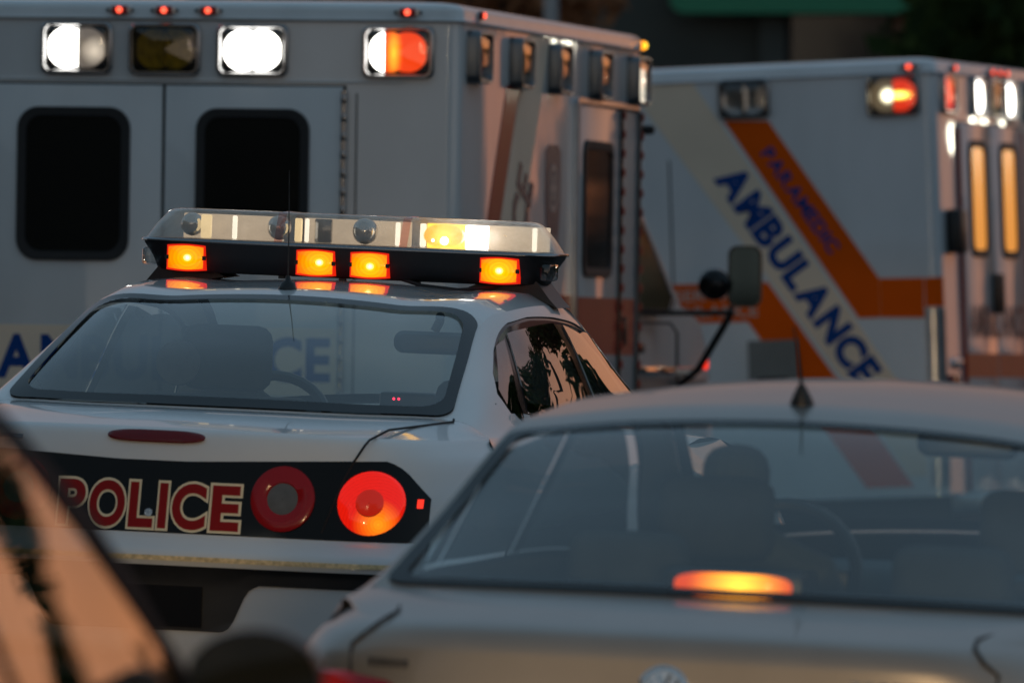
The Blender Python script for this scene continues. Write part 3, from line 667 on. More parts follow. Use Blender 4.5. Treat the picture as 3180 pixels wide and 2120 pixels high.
for sx in (-1, 1):
    out = [(-.80, .862), (-.70, .868), (-.60, .855), (-.53, .82), (-.49, .77), (-.50, .73), (-.60, .70), (-.72, .70), (-.81, .72), (-.825, .80)]
    cx, cz = -.66, .79
    loops = [[stail(-sx * (cx + (x - cx) * f), cz + (z - cz) * f, d) for x, z in dens(out, .05)] for f, d in ((1.02, -.002), (1, .008), (.92, .014), (.5, .016), (.01, .017))]
    t = ob('tail_lamp', *loft(loops), 'red_tail_dim', sv)
    tail_patch('reflector', 'red_lens', t, lambda x: .735, lambda x: .765, sx * .56, sx * .74, .020, 10, 2, stail)
    seam = [(sx * .70, .52, 1.012), (sx * .665, .40, 1.006), (sx * .62, .2, .99), (sx * .63, .125, .978)] + [stail(sx * xx, zz, .003) for xx, zz in ((.66, .95), (.69, .925), (.685, .85), (.68, .70), (.66, .63))]
    tube('lid_seam', seam, .004, 'seam_black', sv, 6)
em = disc('round_emblem', stail(0, .862, .004), (0, -1, .15), [(.055, -.004), (.055, .006), (.048, .009), (.046, .004), (.001, .004)], 'chrome', sv, 28)
b = MB()
for pa in ([(-.03, .028), (-.013, -.028), (0, .004), (.013, -.028), (.03, .028)], [(-.014, .038), (0, .008), (.014, .038)]):
    b.add(*tubem([stail(x, .862 + z, .010) for x, z in pa], .004, 6))
b.build('emblem_strokes', 'chrome', em)
for x0, x1, zc, n in ((-.645, -.55, .893, 6), (.39, .655, .885, 9)):       # raised chrome badges, too blurred to read
    for k in range(n):
        x = x0 + (x1 - x0) * (k + .5) / n; hw = (x1 - x0) / n * .34
        tail_patch('badge_letter', 'chrome_dark', sv, lambda x: zc - (.009 if n == 6 else .017), lambda x: zc + (.009 if n == 6 else .017), x - hw, x + hw, .004, 2, 1, stail)
for x in (-.36, .36): seat(sv, x, 1.32, 1.12, 'interior_deep', True, .6)
seat(sv, -.37, 2.2, 1.20, 'interior_deep'); seat(sv, .37, 2.2, 1.20, 'interior_deep')
box('dashboard', (0, 3.02, .86), (1.36, .46, .22), 'interior_dark', sv, .08, 4); steering(sv, -.37, 2.72, .94)
b = MB(); b.add(*loft([[(x, 2.75 + .012 * k, z) for x, z in rrect(.24 - .03 * abs(k), .065 - .02 * abs(k), .028 - .008 * abs(k), 5, .06, 1.27)] for k in (-1, 0, 1)], True, True, True)); b.add(*tubem([(.06, 2.76, 1.29), (.05, 2.72, 1.36)], .013)); b.build('rear_view_mirror', 'black_plastic', sv)
disc('aerial_base', (-.05, 1.47, 1.388), (0, -.25, 1), [(.028, -.01), (.030, .008), (.022, .03), (.010, .055), (.006, .062), (.001, .062)], 'black_plastic', sv, 16)
tube('aerial_whip', [(-.05, 1.455, 1.445), (-.05, 1.42, 1.50), (-.052, 1.37, 1.575)], [.004, .003, .002], 'black_plastic', sv, 6)
# the driver: head and shoulders in dark clothes behind the wheel
def person(parent_label, M, x, y, z):
    me = bpy.data.meshes.new('person'); J = [(0, 0, 0), (0, .04, .25), (0, .02, .45), (0, .03, .53), (0, .05, .60), (0, .06, .72), (.19, .02, .42), (.25, .14, .18), (.15, .38, .16), (-.19, .02, .42), (-.25, .14, .18), (-.15, .38, .16), (.1, .4, -.02), (.12, .75, -.1), (-.1, .4, -.02), (-.12, .75, -.1)]
    Ed = [(0, 1), (1, 2), (2, 3), (3, 4), (4, 5), (2, 6), (6, 7), (7, 8), (2, 9), (9, 10), (10, 11), (0, 12), (12, 13), (0, 14), (14, 15)]
    rad = [.16, .16, .14, .06, .085, .09, .075, .055, .035, .075, .055, .035, .09, .07, .09, .07]
    me.from_pydata(J, Ed, []); o = bpy.data.objects.new('person', me); col.objects.link(o)
    md = o.modifiers.new('skin', 'SKIN'); me.skin_vertices.new() if not me.skin_vertices else None
    for k, v in enumerate(me.skin_vertices[0].data): v.radius = (rad[k], rad[k] * (.75 if k < 3 else 1)); v.use_root = (k == 0)
    sb = o.modifiers.new('sub', 'SUBSURF'); sb.levels = 2; sb.render_levels = 2
    me.materials.append(MATS['interior_dark']); o.matrix_world = M @ Matrix.Translation((x, y, z)); tag(o, parent_label, 'person'); return o
person('driver in dark clothes sitting at the wheel of the silver sedan', M_S, -.37, 2.2, .56)
person('officer in dark clothes sitting at the wheel of the police car', M_P, -.38, 2.5, .58)

# ---- dark car at the left edge ----------------------------------------------------------------------------
dc = thing('hatchback', 'dark out-of-focus car at the lower left edge with sunset in its side windows', 'car', M=M_D)
D_ = Sedan(dc, [(.45, 1.02, .62, 1.016, .76, .97, .06), (.75, 1.20, .60, 1.17, .77, .97, .04), (1.1, 1.39, .58, 1.35, .775, .97, .0), (1.5, 1.435, .585, 1.385, .78, .97, 0),
                (2.0, 1.465, .59, 1.415, .785, .965, 0), (2.5, 1.45, .59, 1.405, .785, .96, -.02), (2.95, 1.30, .655, 1.25, .79, .96, -.03), (3.42, 1.02, .715, .975, .78, .945, -.03)],
           'dark_paint', .985, SW, SPROF, 4.3, .76, Wm=.86)
D_.rear_glass(ru=.1, rv=.16, frit=(.1, .2), fr=(.12, .2)); D_.windshield(frame='pillar_black')
D_.side_glass([(1.3, 5.5), (1.6, 5.2), (2.2, 5.10), (3.5, 5.08), (4.8, 5.12), (5.2, 5.25), (6.55, 5.74), (6.6, 5.93), (1.7, 5.95)],
              [[(1.65, 5.3), (2.0, 5.2), (2.1, 5.9), (1.75, 5.9)], [(2.1, 5.16), (3.5, 5.13), (3.6, 5.92), (2.2, 5.92)], [(3.62, 5.13), (4.75, 5.17), (5.15, 5.31), (6.3, 5.74), (6.4, 5.9), (3.75, 5.92)]], trim='pillar_black', pillar='pillar_black', mat='dark_car_glass')
for x in (-.36, .36): seat(dc, x, 1.3, 1.15, 'interior_tan', True, .6)
seat(dc, -.37, 2.15, 1.2, 'interior_tan'); seat(dc, .37, 2.15, 1.2, 'interior_tan')
box('dashboard', (0, 3.05, .86), (1.36, .46, .2), 'interior_dark', dc, .08, 4); steering(dc, -.37, 2.7, .94)
for sx in (-1, 1):
    b = MB(); prof = [(.001, -.06), (.05, -.052), (.085, -.02), (.095, .03), (.092, .06)]
    b.add(*loft([[(sx * (.885 + r * 1.05 * math.cos(a)), 3.13 - h, 1.0 + r * .72 * math.sin(a)) for a in [2 * math.pi * k / 24 for k in range(24)]] for r, h in prof], True))
    b.add(*tubem([(sx * .76, 3.2, .95), (sx * .82, 3.16, .96), (sx * .86, 3.14, .97)], [.03, .028, .025]))
    mo = b.build('door_mirror', 'black_plastic', dc)
    ob('mirror_glass', *loft([[(sx * (.885 + r * 1.05 * math.cos(a)), 3.076, 1.0 + r * .72 * math.sin(a)) for a in [2 * math.pi * k / 24 for k in range(24)]] for r in (.09, .001)]), 'dark_pane', mo)

# ------------------------------------------------------------------ ambulances
def two_circles(r, off, hx, hy, n=40):
    """outline of two overlapping round reflectors clipped by the lens opening"""
    return [(max(-hx, min(hx, p[0])), max(-hy, min(hy, p[1]))) for p in
            [(off + r * math.cos(a), r * math.sin(a)) for a in np.linspace(-math.acos(-off / r) + 1e-3, math.acos(-off / r) - 1e-3, n // 2)] +
            [(-off + r * math.cos(a), r * math.sin(a)) for a in np.linspace(math.pi - math.acos(-off / r) + 1e-3, math.pi + math.acos(-off / r) - 1e-3, n // 2)]]
def clip_x(poly, x0, x1):
    return [(min(max(a, x0), x1), b) for a, b in poly]
def warning_light(parent, fr, kind, w_=.285, h_=.205, depth=.03, name='warning_light', bezel='chrome_dark'):
    r = .03
    o = ringplate(name, fr, [(rrect(w_, h_, r), 0), (rrect(w_ * .99, h_ * .985, r), depth * .8), (rrect(w_ * .95, h_ * .93, r), depth), (rrect(w_ * .9, h_ * .87, r * .9), depth), (rrect(w_ * .86, h_ * .82, r * .8), depth * .72), (rrect(w_ * .84, h_ * .79, r * .8), depth * .2)], bezel, parent)
    plate('back_plate', fr, rrect(w_ * .85, h_ * .80, r * .8), depth * .05, depth * .22, 'black_gloss', o)
    out = two_circles(.079, .038, .111, .077); e = depth * .28
    def bowl(poly, mat, nm='reflector', c=(0, 0)):
        return ob(nm, *loft([[fr(c[0] + (a - c[0]) * f, c[1] + (b - c[1]) * f, e + d) for a, b in poly] for f, d in ((1, .004), (.8, .0015), (.4, .0), (.02, 0))]), mat, o)
    cover = 'clear_cover'
    if kind == 'white_full': bowl(out, 'lit_white', 'lit_reflector')
    elif kind == 'white_half':
        bowl(clip_x(out, -1, .004), 'lit_white', 'lit_reflector', (-.04, 0)); bowl(clip_x(out, .006, 1), 'half_dim', 'reflector', (.05, 0))
    elif kind == 'amber_off':
        bowl(clip_x(out, -1, -.001), 'olive', 'reflector', (-.045, -.01)); bowl(clip_x(out, .001, 1), 'olive', 'reflector', (.045, -.01)); cover = 'amber_cover'
    elif kind == 'white_red':
        bowl(clip_x(out, -1, -.056), 'lit_white', 'lit_reflector', (-.08, 0)); bowl(clip_x(out, -.054, 1), 'red_ribbed', 'lit_reflector', (.01, -.01))
    elif kind == 'spot_red':
        bowl(clip_x(out, -1, -.001), 'spot_warm', 'lit_reflector', (-.04, 0)); bowl(clip_x(out, .001, 1), 'spot_red', 'lit_reflector', (.04, 0))
    elif kind == 'red_glint': bowl(out, 'red_lens_dim', 'reflector'); cover = 'clear_cover'
    elif kind == 'red_lit': bowl(out, 'lit_red', 'lit_reflector')
    else: bowl(clip_x(out, -1, -.001), 'chrome_dark', 'reflector', (-.045, -.01)); bowl(clip_x(out, .001, 1), 'chrome_dark', 'reflector', (.045, -.01))
    iw = rrect(w_ * .85, h_ * .80, r * .8)
    ob('cover', *loft([[fr(a * f, b * f, depth * .75 + d) for a, b in iw] for f, d in ((1, 0), (.8, .006), (.4, .009), (.01, .010))]), cover, o)
    return o
def marker(parent, fr, amber=False):
    o = ringplate('marker_lamp', fr, [(rrect(.062, .034, .008, 3), 0), (rrect(.062, .034, .008, 3), .012), (rrect(.054, .026, .006, 3), .02), (rrect(.001, .001, .0004, 3), .021)], 'lit_amber' if amber else 'red_lens_dim', parent)
    ob('bulb', *lathe([(.013, .0), (.012, .006), (.007, .010), (.001, .011)], fr(0, 0, .017), tuple(fr.N), 12), 'lit_yellow' if amber else 'lit_red_core', o)
    ringplate('base', fr, [(rrect(.088, .028, .012, 4), .0), (rrect(.088, .028, .012, 4), .007), (rrect(.05, .02, .008, 4), .008)], 'trim_alu', o)
    for sx in (-1, 1): ob('screw', *lathe([(.007, .006), (.006, .010), (.001, .010)], fr(sx * .049, 0, 0), tuple(fr.N), 10), 'black_plastic', o)
def module(root, hw, length, zb, zt, mat):
    """box body with rounded upright corners and a rolled drip rail"""
    def sec(g, r): return rrect(2 * (hw + g), length + 2 * g, r, 7, 0, length / 2)
    lo = lambda g, z, r=.06: [(x, y, z) for x, y in sec(g, r)]
    ob('module_body', *loft([lo(0, zb), lo(0, zt - .062)], True, True), mat, root, True, 50)
    ob('drip_rail', *loft([lo(.0, zt - .075), lo(.010, zt - .072), (lo(.014, zt - .064)), lo(.006, zt - .056), lo(.006, zt - .03), lo(-.004, zt - .012), lo(-.03, zt), lo(-.09, zt + .008, .05), lo(-.3, zt + .02, .04)], True, False, True), mat, root, True, 60)
def door_window(parent, fr, w_, h_, r, pane='dark_pane', border=.035):
    o = ringplate('window', fr, [(rrect(w_, h_, r, 8), 0), (rrect(w_, h_, r, 8), .010), (rrect(w_ - .008, h_ - .008, r - .003, 8), .014), (rrect(w_ - 2 * border, h_ - 2 * border, r - border * .7, 8), .012), (rrect(w_ - 2 * border - .004, h_ - 2 * border - .004, r - border * .7, 8), .003)], 'black_rubber', parent)
    plate('pane', fr, rrect(w_ - 2 * border - .003, h_ - 2 * border - .003, r - border * .7, 8), .0, .004, pane, o); return o
def rear_end(root, hw, mat):
    """bumper step, tail lamps and wheels, below what the photo shows"""
    box('rear_bumper', (0, -.12, .46), (2 * hw - .2, .26, .1), 'trim_alu', root, .02)
    for sx in (-1, 1):
        for k in range(2): box('tail_lamp', (sx * (hw - .16), -.012, .85 + .18 * k), (.17, .03, .13), 'red_lens', root, .015)
def chassis(root, length, cab):
    box('chassis', (0, length / 2 + 1.2, .42), (1.0, length + 2.2, .18), 'black_plastic', root, .03)
    for y in (1.35, length + 1.75):
        for x in (-.86, .86): wheel(root, x, y, .39, .26)
lamp('half_dim', (1, .86, .68), (.5, .4, .32), .7, .3, (.06, 0, 2.47), .06, (1, .2, 1)); lamp('red_ribbed', (1, .33, .02), (1, .06, .003), 2.6, 1.1, (.91, 0, 2.458), .06, (1.6, .1, .45), power=1.5, ribs=330)
lamp('spot_warm', (1, .9, .6), (.4, .28, .15), 12, .3, (-1.145, .235, 2.475), .05, power=2); lamp('spot_red', (1, .7, .1), (1, .04, .004), 9, .8, (-1.145, .18, 2.475), .06, (1, .7, 2.2), power=1.6)

am = thing('ambulance', 'nearer white ambulance seen from behind, rear doors with two dark windows, behind the police car', 'ambulance', 'two white ambulances', M_A)
hw, LA = 1.172, 4.02
module(am, hw, LA, .5, 2.65, 'amb_white'); rear_end(am, hw, 'amb_white'); chassis(am, LA, 0)
RF = lambda x, z, d=0: Frame((x, -d, z), (1, 0, 0), (0, -1, 0))
for k, (x, kind) in enumerate(((-.925, 'white_red'), (-.352, 'white_half'), (0, 'amber_off'), (.349, 'white_full'), (.928, 'white_red'))):
    z = 2.469 - .002 * k
    if kind == 'white_half':
        MATS['half_dim'].node_tree.nodes  # centre set below for this lamp
    warning_light(am, RF(x, z), kind if x > -.9 else 'off')
for n_ in MATS['half_dim'].node_tree.nodes:
    if n_.type == 'VECT_MATH' and n_.operation == 'SUBTRACT': n_.inputs[1].default_value = (-.352 + .07, 0, 2.455)
for x in (-.965, -.181, -.003, .173, .965): marker(am, RF(x, 2.616, .008))
box('door_opening', (0, -.002, 1.42), (1.445, .006, 1.82), 'seam_black', am)
for sx in (-1, 1):
    b = MB(); b.add(*boxm(sx * .3595, -.009, 1.42, .708, .016, 1.808, .006, 2)); d = b.build('rear_door', 'amb_white', am)
    wdw = door_window(d, RF(sx * .357, 1.937, .017), .452, .60, .085)
    tube('hinge', [(sx * .716, -.014, .56), (sx * .716, -.014, 2.31)], .012, 'chrome_dark', d, 8)
    for kk in range(24): box('hinge_knuckle', (sx * .718, -.02, .62 + .072 * kk), (.022, .012, .034), 'chrome_dark', d, .003)
    box('door_handle', (sx * .06, -.03, 1.02), (.05, .03, .16), 'chrome_dark', d, .01)
    plate('text_band', RF(0, 0, .017), [(sx * .006, 1.12), (sx * .70, 1.12), (sx * .70, 1.385), (sx * .006, 1.385)], 0, .002, 'beige_tape', d)
box('trim_strip', (0, -.004, 2.345), (1.9, .006, .01), 'amb_white', am, .002)
tube('body_seam', [(.765, -.001, .6), (.765, -.001, 2.3)], .003, 'seam_black', am, 6)
fr = RF(0, 0, .0205); lettering('AMBULANCE', lambda a, b: fr(a, b), -.655, .678, 1.176, 1.348, 'navy_print', am, off=.035, gap=.07)
# right side of the nearer ambulance
SF = lambda y, z, d=0: Frame((hw + d, y, z), (0, 1, 0), (1, 0, 0))
for k, (y, kind) in enumerate(((.27, 'red_glint'), (1.16, 'amber_off'), (2.0, 'off'), (2.92, 'off'), (3.82, 'white_half2'))):
    o = warning_light(am, SF(y, 2.452), kind if k < 4 else 'red_glint', depth=.055, bezel='housing_grey')
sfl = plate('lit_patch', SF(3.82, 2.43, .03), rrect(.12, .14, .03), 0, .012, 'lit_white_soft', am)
marker(am, SF(.36, 2.617, .004)); marker(am, SF(3.98, 2.605, .004), True)
b = MB(); b.add(*boxm(hw + .006, 3.17, 1.44, .014, 1.36, 1.76, .005)); sd = b.build('side_door', 'amb_white', am)
ringplate('door_frame', SF(3.17, 1.44), [(rrect(1.44, 1.82, .03), 0), (rrect(1.44, 1.82, .03), .02), (rrect(1.40, 1.78, .025), .024), (rrect(1.37, 1.77, .02), .012)], 'trim_alu', am)
door_window(sd, SF(2.93, 1.9, .013), .66, .56, .07)
box('front_locker_door', (hw + .004, 3.93, 1.4), (.01, .1, 1.8), 'amb_white', am, .003)
for y in (3.47, 3.90):
    hs = MB(); hs.add(*boxm(hw + .018, y, 1.44, .016, .03, 1.76, .003)); h_ = hs.build('hinge_strip', 'black_plastic', am)
    for k in range(22): box('hinge_knuckle', (hw + .03, y, .62 + .08 * k), (.012, .022, .034), 'red_tape', h_, .003)
disc('door_stop', (hw + .05, 4.0, 2.25), (1, 0, 0), [(.02, -.06), (.02, .0), (.014, .012), (.001, .014)], 'black_rubber', am, 12)
plate('red_stripe', SF(0, 0), [(1.3, 1.30), (2.44, 1.30), (2.44, 1.54), (1.3, 1.54)], 0, .003, 'red_tape', am); plate('red_stripe', SF(0, 0, .012), [(2.5, 1.30), (3.84, 1.30), (3.84, 1.535), (2.5, 1.535)], 0, .003, 'red_tape', am)
dgo = lambda z: .30 + (z - 1.4) * .70
plate('diagonal_stripe', SF(0, 0), [(dgo(1.2), 1.2), (dgo(1.2) + .27, 1.2), (dgo(2.36) + .27, 2.36), (dgo(2.36), 2.36)], 0, .003, 'red_tape', am)
plate('text_band', SF(0, 0), [(dgo(1.2) + .29, 1.2), (dgo(1.2) + .76, 1.2), (dgo(2.57) + .76, 2.57), (dgo(2.57) + .29, 2.57)], 0, .003, 'beige_tape', am)
def diag(a, b):  # a along the band upwards, b across it
    z = 1.0 + a * .82; return (hw + .0055, dgo(z) + .40 + b * 1.15, z - b * .35)
lettering('AMBULANCE', lambda a, b: diag(a, .33 - b), -.35, 1.33, 0, .27, 'navy_dark', am, off=.03, gap=.06)
shield = [(-.17, .19), (-.1, .215), (.1, .215), (.17, .19), (.165, -.02), (.12, -.2), (.0, -.29), (-.12, -.2), (-.165, -.02)]
cr_ = plate('crest', SF(2.0, 1.93), shield, 0, .003, 'navy_dark', am)
ob('crest_ring', *lathe([(.10, .0045), (.075, .0045)], (hw, 2.0, 1.97), (1, 0, 0), 24), 'white_print', cr_)
b = MB()
for k in range(3):
    a = math.pi * k / 3; c, s = math.cos(a), math.sin(a); b.add(*loft([[SF(2.0, 1.97)(c * p - s * q, s * p + c * q, .0045) for p, q in ((-.06, -.014), (.06, -.014), (.06, .014), (-.06, .014))], [SF(2.0, 1.97)(0, 0, .0046)] * 4]))
b.build('crest_star', 'white_print', cr_); fr2 = SF(2.0, 1.75, .005); lettering('EMS', lambda a, b: fr2(a, b), -.07, .07, -.03, .03, 'white_print', cr_, off=.02)
for y, z in ((2.2, 1.40), (3.6, 1.40)): box('latch', (hw + .02, y, z), (.012, .05, .12), 'black_plastic', am, .006)
# cab of the nearer ambulance
cb = [(4.05, 2.15), (4.7, 2.12), (5.0, 1.97), (5.72, 1.52), (6.2, 1.45), (6.5, 1.33), (6.66, 1.05), (6.68, .55), (4.05, .5)]
def cabsec(x, k):
    return [(x * 1.06 - (.10 * max(0, (z - 1.5)) / .6 if x > 0 else -.10 * max(0, (z - 1.5)) / .6), y - (.10 if abs(x) > .9 and y > 6.3 else 0), z) for y, z in cb]
ob('cab_body', *loft([cabsec(x, 0) for x in (-1.0, -.97, -.6, 0, .6, .97, 1.0)], True, True, True), 'amb_white', am, True, 30)
def cab_pt(y, z, d): return (1.06 - .10 * max(0, z - 1.5) / .6 + d, y, z)
poly = [(4.3, 2.0), (4.85, 1.98), (5.0, 1.90), (5.52, 1.55), (5.4, 1.50), (4.3, 1.50)]
ob('cab_window', [cab_pt(y, z, .004) for y, z in poly], [tuple(range(6))], 'sunlit_pane' if 'sunlit_pane' in MATS else 'dark_pane', am)
ob('window_trim', *loft([[cab_pt(4.9 + (y - 4.9) * f, 1.75 + (z - 1.75) * f, d) for y, z in poly] for f, d in ((1.08, .001), (1.07, .008), (1.0, .008))]), 'black_rubber', am)
ob('windshield', [(x, y + .012, z + .012) for x, y, z in ((-.82, 5.02, 1.95), (.82, 5.02, 1.95), (.92, 5.68, 1.55), (-.92, 5.68, 1.55))], [(0, 1, 2, 3)], 'dark_pane', am)
tube('door_seam', [cab_pt(y, z, .002) for y, z in ((4.3, 1.44), (5.45, 1.44), (5.62, 1.40), (5.66, .75))], .006, 'seam_black', am, 6)
ob('lower_panel', [cab_pt(y, z, .003) for y, z in ((4.1, 1.20), (6.35, 1.20), (6.45, .9), (6.45, .62), (4.1, .62))], [(0, 1, 2, 3, 4)], 'grey_panel', am)
box('door_handle', (1.075, 4.6, 1.33), (.03, .16, .045), 'black_plastic', am, .01)
box('door_moulding', (1.068, 5.2, 1.235), (.016, 1.7, .035), 'chrome', am, .006)
box('front_marker', (1.05, 6.38, 1.27), (.03, .10, .06), 'lit_red', am, .01); box('headlight', (.80, 6.63, 1.18), (.28, .08, .16), 'lit_white_soft', am, .02)
mi = MB(); MF = Frame((1.392, 5.42, 1.648), (1, .12, 0), (0, -1, 0))
mo = ringplate('door_mirror', MF, [(rrect(.11, .20, .04), -.05), (rrect(.145, .262, .04), -.02), (rrect(.145, .266, .04), .012), (rrect(.128, .25, .034), .012), (rrect(.126, .248, .034), .004)], 'black_plastic', am)
pbr('mirror_tint', (.025, .04, .05), .04, metal=1)
plate('mirror_glass', MF, rrect(.128, .25, .034), -.005, .006, 'mirror_tint', mo)
disc('convex_mirror', (1.278, 5.30, 1.612), (.25, -1, .1), [(.03, -.10), (.055, -.08), (.068, -.03), (.070, .0), (.062, .02), (.05, .034), (.025, .045), (.001, .048)], 'black_gloss', mo, 24)
tube('mirror_arm', [(1.0, 5.36, 1.485), (1.2, 5.38, 1.487), (1.32, 5.41, 1.49), (1.34, 5.42, 1.52)], .012, 'black_plastic', mo)
tube('mirror_arm', [(1.34, 5.42, 1.50), (1.30, 5.43, 1.43), (1.16, 5.6, 1.24), (1.0, 5.7, 1.12)], .016, 'black_plastic', mo)

# ---- farther ambulance, standing across the street
bm_ = thing('ambulance', 'farther white ambulance at right standing sideways with diagonal AMBULANCE lettering and orange stripes', 'ambulance', 'two white ambulances', M_B)
hB, LB = 1.145, 4.2
module(bm_, hB, LB, .5, 2.65, 'amb_white2'); rear_end(bm_, hB, 'amb_white2'); chassis(bm_, LB, 0)
LF = lambda y, z, d=0: Frame((-hB - d, y, z), (0, -1, 0), (-1, 0, 0))
G = Frame((-hB, 0, 0), (0, 1, 0), (-1, 0, 0))
warning_light(bm_, LF(.965, 2.49), 'off', .262, .20); warning_light(bm_, LF(.207, 2.475), 'spot_red', .268, .20)
marker(bm_, LF(.12, 2.612, .006)); marker(bm_, LF(2.2, 2.612, .006))
def pl(nm, poly, mat, d=.003): return plate(nm, G, poly, 0, d, mat, bm_)
pl('diagonal_stripe', [(1.073, 2.385), (.847, 2.376), (.311, 1.579), (.311, 1.387), (.421, 1.387)], 'orange_tape')
pl('orange_stripe', [(.309, 1.579), (.085, 1.574), (.088, 1.378), (.309, 1.387)], 'orange_tape')
ob('corner_stripe', *loft([[(-hB + .06 - .064 * math.cos(a), .06 - .064 * math.sin(a), z) for a in np.linspace(-.35, 1.35, 8)] for z in (1.43, 1.574)], False), 'orange_tape', bm_)
ob('corner_guard', *loft([[(-hB + .06 - (.062 + .004) * math.cos(a), .06 - .066 * math.sin(a), z) for a in np.linspace(-.6, 1.4, 9)] for z in (.55, 1.42)], False), 'trim_alu', bm_)
pl('orange_stripe', [(2.9, 1.60), (.878, 1.582), (.564, 1.124), (.17, .55), (.41, .55), (.985, 1.391), (2.9, 1.40)], 'orange_tape')
pl('text_band', [(1.56, 2.575), (1.225, 2.575), (.252, 1.095), (.10, .86), (.10, .60), (.19, .60), (.527, 1.113)], 'beige_tape')
dv = Vector((-.633, -.96)); dv.normalize(); up = Vector((-dv.y, dv.x)); up = up if up.x < 0 else -up   # along the band (rearwards and down), letter tops to the upper right
A0 = Vector((1.137, 2.10))
def bl(a, b, d=.0055): p = A0 + dv * a + up * b; return G(p.x, p.y, d)
lettering('AMBULANCE', bl, 0, 1.27, 0, .158, 'navy_print', bm_, off=.055, gap=.05)
A1 = Vector((.893, 2.215))
def bl2(a, b): p = A1 + dv * a + up * b; return G(p.x, p.y, .0055)
lettering('PARAMEDIC', bl2, 0, .613, 0, .07, 'navy_print', bm_, off=.03, gap=.07)
def bl3(a, b): return G(a, b, .0055)
lettering('EMERGENCY MEDICAL SERVICES', lambda a, b: bl3(2.42 - a, b), 0, 1.49, 1.50, 1.555, 'white_print', bm_, off=.02, gap=.08)
lettering('AMBULANCE', lambda a, b: bl3(1.50 - a, b), 0, .57, 1.415, 1.475, 'white_print', bm_, off=.02, gap=.08)
tube('body_seam', [(-hB - .001, 1.36, .6), (-hB - .001, 1.36, 2.2)], .004, 'seam_black', bm_, 6)
fb = plate('filler_box', LF(.86, 1.13, .0), [(-.125, -.17), (.125, -.17), (.125, .165), (-.125, .165)], 0, .02, 'grey_panel', bm_); plate('filler_opening', LF(.865, 1.05, .02), rrect(.155, .12, .01), 0, .003, 'seam_black', fb)
# its rear face
BF = lambda x, z, d=0: Frame((x, -d, z), (1, 0, 0), (0, -1, 0))
for x, kind in ((-.90, 'spot2'), (-.25, 'white_full'), (.10, 'amber_off'), (.43, 'white_full'), (.90, 'red_glint')): warning_light(bm_, BF(x, 2.48), 'red_lit' if kind == 'spot2' else kind, .262, .20)
for x in (-.78, .02, .18, .34): marker(bm_, BF(x, 2.61, .006))
box('door_opening', (-.03, -.002, 1.42), (1.37, .006, 1.86), 'seam_black', bm_)
for sx in (-1, 1):
    b = MB(); b.add(*boxm(-.03 + sx * .341, -.009, 1.42, .674, .016, 1.846, .006)); d = b.build('rear_door', 'amb_white2', bm_)
    door_window(d, BF(-.03 + sx * .335, 1.97, .017), .36, .58, .07, 'pane_glow', .034)  # amber reflection in the panes is put in as emission
    hs = box('hinge_strip', (-.03 + sx * .69, -.012, 1.42), (.02, .02, 1.8), 'red_tape', d, .003)
    box('door_handle', (-.03 + sx * .06, -.03, 1.50), (.04, .03, .2), 'black_plastic', d, .01)
    plate('red_stripe', BF(-.03 + sx * .341, 1.14, .017), [(-.33, -.06), (.33, -.06), (.33, .06), (-.33, .06)], 0, .002, 'red_tape', d)
fr4 = BF(-.03, 1.35, .0205); lettering('AMBULANCE', lambda a, b: fr4(a, b), -.62, .62, -.07, .09, 'navy_dark', bm_, off=.03, gap=.07)
box('grab_light', (-.93, -.04, 1.80), (.16, .08, .22), 'black_plastic', bm_, .02)
for k in range(3): disc('reflector_stud', (-.95 + .07 * k, -.005, 1.15), (0, -1, 0), [(.03, 0), (.026, .012), (.001, .016)], 'chrome', bm_, 12)
cb2 = [(4.2, 2.15), (4.9, 2.12), (5.2, 1.97), (5.9, 1.52), (6.4, 1.45), (6.7, 1.33), (6.86, 1.05), (6.88, .55), (4.2, .5)]
ob('cab_body', *loft([[(x - math.copysign(.12 * max(0, z - 1.5) / .6, x), y, z) for y, z in cb2] for x in (-1.0, -.97, 0, .97, 1.0)], True, True, True), 'amb_white2', bm_, True, 30)
for sx in (-1, 1): ob('cab_window', [(sx * (1.005 - .12 * max(0, z - 1.5) / .6), y, z) for y, z in [(4.5, 2.0), (5.05, 1.98), (5.7, 1.55), (4.5, 1.50)]], [(0, 1, 2, 3)], 'dark_pane', bm_)
ob('windshield', [(x, y + .012, z + .012) for x, y, z in ((-.82, 5.22, 1.95), (.82, 5.22, 1.95), (.92, 5.86, 1.55), (-.92, 5.86, 1.55))], [(0, 1, 2, 3)], 'dark_pane', bm_)

